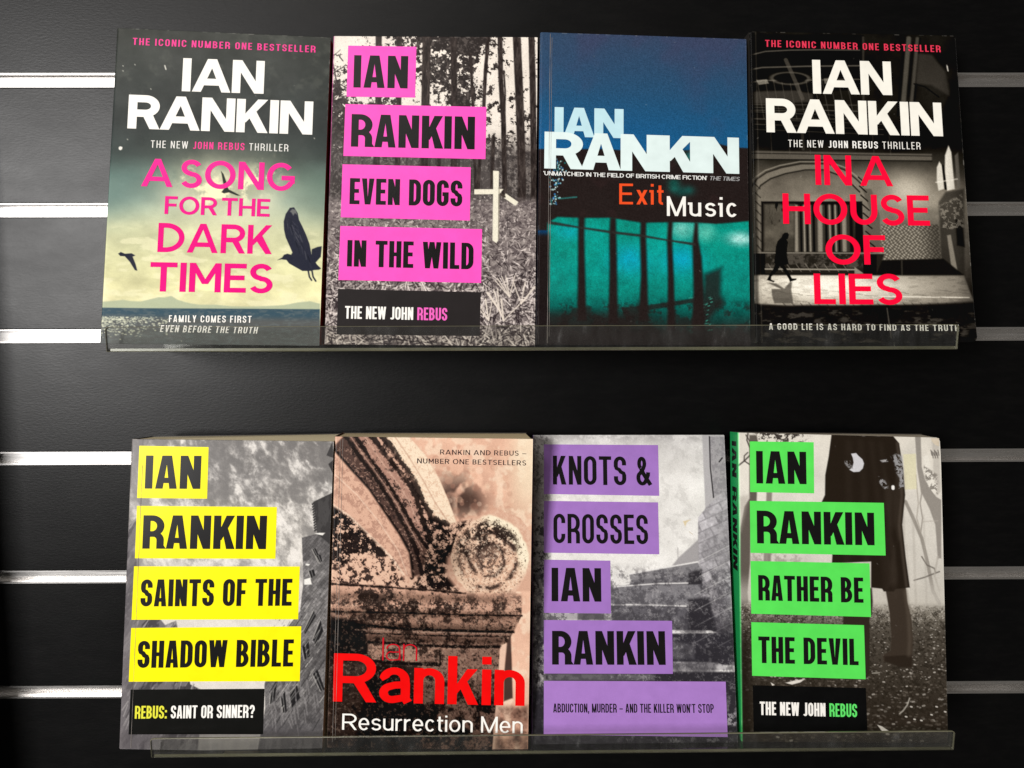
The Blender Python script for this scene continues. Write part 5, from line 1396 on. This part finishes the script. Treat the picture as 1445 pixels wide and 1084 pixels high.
def build_book(B):
    F = np.array(B['front'])          # TL TR BR BL, millimetres
    n = np.cross(F[1] - F[0], F[3] - F[0])
    n = n / np.linalg.norm(n)
    if n[1] < 0: n = -n
    tl = math.radians(B['shelf_tilt'])
    dv = np.array([n[0], math.cos(tl), -math.sin(tl)])
    dv = dv / np.linalg.norm(dv)
    T = B['thick']
    Dv = np.array([dv * T + np.array(o) for o in B['back']]) / T     # per corner, per mm of depth

    def S(u, v, d):
        u, v, d = np.broadcast_arrays(np.asarray(u, float), np.asarray(v, float), np.asarray(d, float))
        s, t = (u / W_)[..., None], (v / H_)[..., None]
        c = (1 - s) * (1 - t), s * (1 - t), s * t, (1 - s) * t
        p = sum(k * F[i] for i, k in enumerate(c))
        q = sum(k * Dv[i] for i, k in enumerate(c))
        return p + q * d[..., None]
    RS = 1.8
    def round_d(u, d):
        x = np.clip(RS - u, 0, RS)
        return d + RS - np.sqrt(np.maximum(RS * RS - x * x, 0))

    base = (F[2] + F[3]) / 2 * MM
    org = tuple(base)
    root = thing("paperback_book", B['label'], "book", org, "paperbacks facing out on two acrylic ledges")

    # front cover: a printed card, colours as a fine colour layer
    U, V = GX.copy(), GY.copy()
    for (cu, cv, r) in B['round']:
        if r <= 0: continue
        ccu = r if cu == 0 else W_ - r
        ccv = r if cv == 0 else H_ - r
        du, dvv = U - ccu, V - ccv
        m = (np.sign(cu - .5) * du > 0) & (np.sign(cv - .5) * dvv > 0)
        h = np.hypot(du, dvv)
        k = np.where(m & (h > r), r / np.maximum(h, 1e-6), 1.0)
        U, V = ccu + du * k, ccv + dvv * k
    curl = np.zeros_like(U)
    for (pu, pv, rad, amt) in B.get('curl', []):
        dd = np.hypot(U - pu, V - pv)
        curl = curl + amt * np.clip(1 - dd / rad, 0, 1) ** 2
    P = S(U, V, round_d(U, curl)).reshape(-1, 3)
    idx = np.arange(NX * NY).reshape(NY, NX)
    q = np.stack([idx[:-1, :-1], idx[1:, :-1], idx[1:, 1:], idx[:-1, 1:]], -1).reshape(-1, 4)
    # rim
    ring = np.concatenate([idx[0, :], idx[1:, -1], idx[-1, -2::-1], idx[-2:0:-1, 0]])
    Ur, Vr = U.reshape(-1)[ring], V.reshape(-1)[ring]
    cr = curl.reshape(-1)[ring]
    Pr = S(Ur, Vr, round_d(Ur, cr) + .38)
    nv = len(P)
    nr = len(ring)
    k = np.arange(nr)
    k2 = (k + 1) % nr
    rq = np.stack([ring[k], ring[k2], nv + k2, nv + k], -1)[:, ::-1]
    allP = np.concatenate([P, Pr]) * MM - np.array(org)
    allq = np.concatenate([q, rq])
    me = bpy.data.meshes.new("front_cover")
    me.vertices.add(len(allP))
    me.vertices.foreach_set("co", allP.astype(np.float32).reshape(-1))
    me.loops.add(len(allq) * 4)
    me.loops.foreach_set("vertex_index", allq.astype(np.int32).reshape(-1))
    me.polygons.add(len(allq))
    me.polygons.foreach_set("loop_start", np.arange(0, len(allq) * 4, 4, dtype=np.int32))
    mi = np.zeros(len(allq), np.int32)
    mi[len(q):] = 1
    me.polygons.foreach_set("material_index", mi)
    sm = np.ones(len(allq), bool)
    sm[len(q):] = False
    me.polygons.foreach_set("use_smooth", sm)
    me.update(calc_edges=True)
    art = B['art']()
    art.mul(1 + B['grain'] * (np.random.RandomState(17).rand(NY, NX) - .5))      # film grain of the cover photograph
    rw = random.Random(int(abs(F[0][0]) * 10))
    for i in range(46):      # small nicks where the lamination has worn off the card
        side = rw.random()
        a, l = rw.random(), rw.uniform(.3, 3.5)
        c, al = (190, 186, 178), rw.uniform(.08, .45)
        if side < .36: art.dab(a * W_, .15, a * W_ + l, .15, rw.uniform(.2, .6), c, al)
        elif side < .70: art.dab(W_ - .15, a * H_, W_ - .15, a * H_ + l, rw.uniform(.2, .6), c, al)
        else: art.dab(.35, a * H_, .35, a * H_ + l, rw.uniform(.2, .5), c, al * .7)
    for i in range(16):
        x, y = rw.uniform(4, 149), rw.uniform(4, 230)
        art.dab(x, y, x + rw.uniform(-1, 1), y + rw.uniform(-1, 1), .3, (200, 197, 190), rw.uniform(.1, .4))
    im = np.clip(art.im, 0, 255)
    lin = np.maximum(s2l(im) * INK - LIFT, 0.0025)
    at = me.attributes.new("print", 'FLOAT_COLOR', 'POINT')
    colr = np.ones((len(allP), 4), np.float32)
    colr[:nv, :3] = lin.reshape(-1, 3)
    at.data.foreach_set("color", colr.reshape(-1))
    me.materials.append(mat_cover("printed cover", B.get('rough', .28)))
    me.materials.append(M_RIM)
    link(bpy.data.objects.new("front_cover", me), root)

    # page block
    gu = np.array([2.2, W_ - .7])
    gv = np.array([.6, H_ - .6])
    d0, d1 = .6, T - .6
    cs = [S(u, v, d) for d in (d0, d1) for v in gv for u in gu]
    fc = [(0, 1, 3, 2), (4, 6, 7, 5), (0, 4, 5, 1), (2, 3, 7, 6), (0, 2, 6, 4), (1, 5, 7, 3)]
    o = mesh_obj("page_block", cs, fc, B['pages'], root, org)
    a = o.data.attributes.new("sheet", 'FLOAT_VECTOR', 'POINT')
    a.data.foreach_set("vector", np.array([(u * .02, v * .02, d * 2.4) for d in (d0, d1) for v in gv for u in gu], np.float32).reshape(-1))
    # back cover
    cs = [S(u, v, d) for d in (T - .38, T) for v in (0, H_) for u in (.6, W_)]
    mesh_obj("back_cover", cs, fc, ink_mat(B['back_ink']), root, org)
    # spine: strip wrapping from front to back
    prof = [(RS * .12, RS * (1 - math.sin(math.acos(.88)))), (0.0, RS)] + [(0.0, RS + (T - 2 * RS) * i / 4) for i in range(1, 5)] + [(.25, T - .8), (.9, T)]
    vs, fs = [], []
    N = 24
    for j in range(N + 1):
        for (u, d) in prof: vs.append(S(u - .02, H_ * j / N, d))
        for (u, d) in prof: vs.append(S(u + .38, H_ * j / N, min(max(d, .5), T - .4)))
    K = len(prof)
    for j in range(N):
        for i in range(K - 1):
            fs.append((j * 2 * K + i, j * 2 * K + i + 1, (j + 1) * 2 * K + i + 1, (j + 1) * 2 * K + i))
            fs.append((j * 2 * K + K + i, (j + 1) * 2 * K + K + i, (j + 1) * 2 * K + K + i + 1, j * 2 * K + K + i + 1))
    for j, sgn in ((0, 1), (N, -1)):
        for i in range(K - 1):
            f = (j * 2 * K + i, j * 2 * K + K + i, j * 2 * K + K + i + 1, j * 2 * K + i + 1)
            fs.append(f if sgn > 0 else f[::-1])
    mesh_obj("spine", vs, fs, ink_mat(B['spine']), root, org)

    def sheet(name, quad, mat, d, parent, nx_=14, ny_=4):
        (x0, y0), (x1, y1), (x2, y2), (x3, y3) = quad
        vs, fs = [], []
        for j in range(ny_ + 1):
            for i in range(nx_ + 1):
                a, b = i / nx_, j / ny_
                u = (1 - a) * (1 - b) * x0 + a * (1 - b) * x1 + a * b * x2 + (1 - a) * b * x3
                v = (1 - a) * (1 - b) * y0 + a * (1 - b) * y1 + a * b * y2 + (1 - a) * b * y3
                vs.append(S(u, v, d + cf(u, v)))
        for j in range(ny_):
            for i in range(nx_):
                k = j * (nx_ + 1) + i
                fs.append((k, k + nx_ + 1, k + nx_ + 2, k + 1))
        return mesh_obj(name, vs, fs, mat, parent, org)
    def cf(u, v):
        c = 0.0
        for (pu, pv, rad, amt) in B.get('curl', []):
            c += amt * max(0, 1 - math.hypot(u - pu, v - pv) / rad) ** 2
        return c
    def letters(name, runs, p0, p1, h0, d, parent):
        """lettering from baseline-left p0 to baseline-right p1 with cap height h0"""
        out, wid = layout(runs)
        bx = (p1[0] - p0[0]) / wid
        by = (p1[1] - p0[1]) / wid
        objs = []
        groups = {}
        order = []
        for colr, polys in out:
            if not polys: continue
            if colr not in groups:
                groups[colr] = []
                order.append(colr)
            groups[colr] += polys
        vs, fs, mi = [], [], []
        for ci, colr in enumerate(order):
            V2, F2 = union(groups[colr])
            b = len(vs)
            for (x, y) in V2:
                u, v = p0[0] + bx * x, p0[1] + by * x - h0 * y
                vs.append(S(u, v, d + cf(u, v)))
            fs += [tuple(b + i for i in f)[::-1] for f in F2]
            mi += [ci] * len(F2)
        return mesh_obj(name, vs, fs, [ink_mat(c) for c in order], parent, org, mat_index=mi)
    bands = {}
    for nm, quad, colr in B['bands']:
        bands[len(bands)] = sheet(nm, quad, ink_mat(colr), -.10, root)
    for k, (nm, par, runs, p0, p1, h) in enumerate(B['texts']):
        if par is None: letters(nm, runs, p0, p1, h, -.10 - .06 * (k % 3), root)
        else: letters(nm, runs, p0, p1, h, -.20, bands[par])
    for j, (u, v0, v1, w) in enumerate(B.get('creases', [])):
        N2 = 30
        rr = random.Random(j + 5)
        vs, fs = [], []
        for i in range(N2 + 1):
            v = v0 + (v1 - v0) * i / N2
            ww = w * rr.uniform(.35, 1.1)
            uu = u + rr.uniform(-.05, .05)
            vs += [S(uu - ww / 2, v, -.26), S(uu + ww / 2, v, -.26)]
        for i in range(N2): fs.append((2 * i, 2 * i + 2, 2 * i + 3, 2 * i + 1))
        mesh_obj("spine_crease", vs, fs, B.get('crease_mat', M_CREASE), root, org)
    if 'spine_text' in B:
        runs, v0, v1, d0, hh = B['spine_text']
        out, wid = layout(runs)
        V2, F2 = union(out[0][1])
        k = (v1 - v0) / wid
        vs = [S(-.12, v0 + k * x, d0 - hh * y) for x, y in V2]
        mesh_obj("spine_lettering", vs, [f for f in F2], ink_mat(out[0][0]), root, org)
    return root

for B in BOOKS:
    build_book(B)

# ------------------------------------------------------------------ acrylic ledges
def rounded_rect(x0, x1, z0, z1, r, rb=0.4, n=6):
    pts = []
    for cx, cz, rad, a0 in ((x1, z1, r, 0), (x0, z1, r, 90), (x0, z0, rb, 180), (x1, z0, rb, 270)):
        sx = -1 if cx == x1 else 1
        sz = -1 if cz == z1 else 1
        for i in range(n + 1):
            a = math.radians(a0 + 90 * i / n)
            pts.append((cx + sx * rad + rad * math.cos(a), cz + sz * rad + rad * math.sin(a)))
    return pts

def ledge(label, x0, x1, yl, ztop, zbot, tilt, th, roll, y_back):
    """bent acrylic strip: front lip, base running back to the wall, back flange in the groove"""
    xm = (x0 + x1) / 2
    root = thing("acrylic_ledge", label, "display shelf", (xm * MM, yl * MM, zbot * MM), "clear acrylic ledges on the slatwall")
    org = (xm * MM, yl * MM, zbot * MM)
    tr = math.tan(math.radians(roll))
    def R(p): return (p[0], p[1], p[2] + (p[0] - xm) * tr)
    # lip
    pts = rounded_rect(x0, x1, zbot, ztop, 2.6)
    n = len(pts)
    def lean(z): return -(z - zbot) * .05
    e = .35     # eased edges
    def inset(k):
        x, z = pts[k]
        return (x + (e if x < xm else -e), z - e if z > (zbot + ztop) / 2 else z + e)
    loops = []
    for dy, ins in ((0, True), (e, False), (th - e, False), (th, True)):
        loops.append([R(((inset(k) if ins else pts[k])[0], yl + dy + lean((inset(k) if ins else pts[k])[1]), (inset(k) if ins else pts[k])[1])) for k in range(n)])
    v = sum(loops, [])
    f, mi = [], []
    f.append(tuple(range(n))); mi.append(0)
    f.append(tuple(range(3 * n, 4 * n))[::-1]); mi.append(0)
    for l in range(3):
        for k in range(n):
            k2 = (k + 1) % n
            f.append((l * n + k2, l * n + k, (l + 1) * n + k, (l + 1) * n + k2))
            mi.append(1)
    mesh_obj("front_lip", v, f, [M_ACR, M_ACRE], root, org, mat_index=mi)
    # base plate, sloping down towards the wall
    tt = math.tan(math.radians(tilt))
    def zt(y): return zbot + th - (y - yl) * tt
    ys = [yl + th + .05, y_back]
    v = []
    for x in (x0 + .3, x1 - .3):
        for y in ys: v += [R((x, y, zt(y) - th)), R((x, y, zt(y)))]
    f = [(0, 4, 5, 1), (2, 3, 7, 6), (1, 5, 7, 3), (0, 2, 6, 4), (0, 1, 3, 2), (4, 6, 7, 5)]
    mesh_obj("base_plate", v, f, [M_ACR, M_ACRE], root, org, mat_index=[1, 1, 0, 0, 1, 1])
    # back flange against the wall
    zb = zt(y_back)
    v, f = box_geo(x0 + .3, x1 - .3, y_back + .05, y_back + .05 + th, zb - th, zb + 45)
    mesh_obj("back_flange", [R(p) for p in v], f, [M_ACR, M_ACRE], root, org, mat_index=[1, 1, 0, 1, 0, 1])
    return root

ledge('clear acrylic ledge holding the upper row of four books', -277.8, 314.0, -87.5, -191.15, -208.43, 2.5, 2.2, 0.036, -3.6)
ledge('clear acrylic ledge holding the lower row of four books', -262.2, 328.7, -84.5, -490.40, -505.57, 6.0, 1.8, 0.229, -3.6)
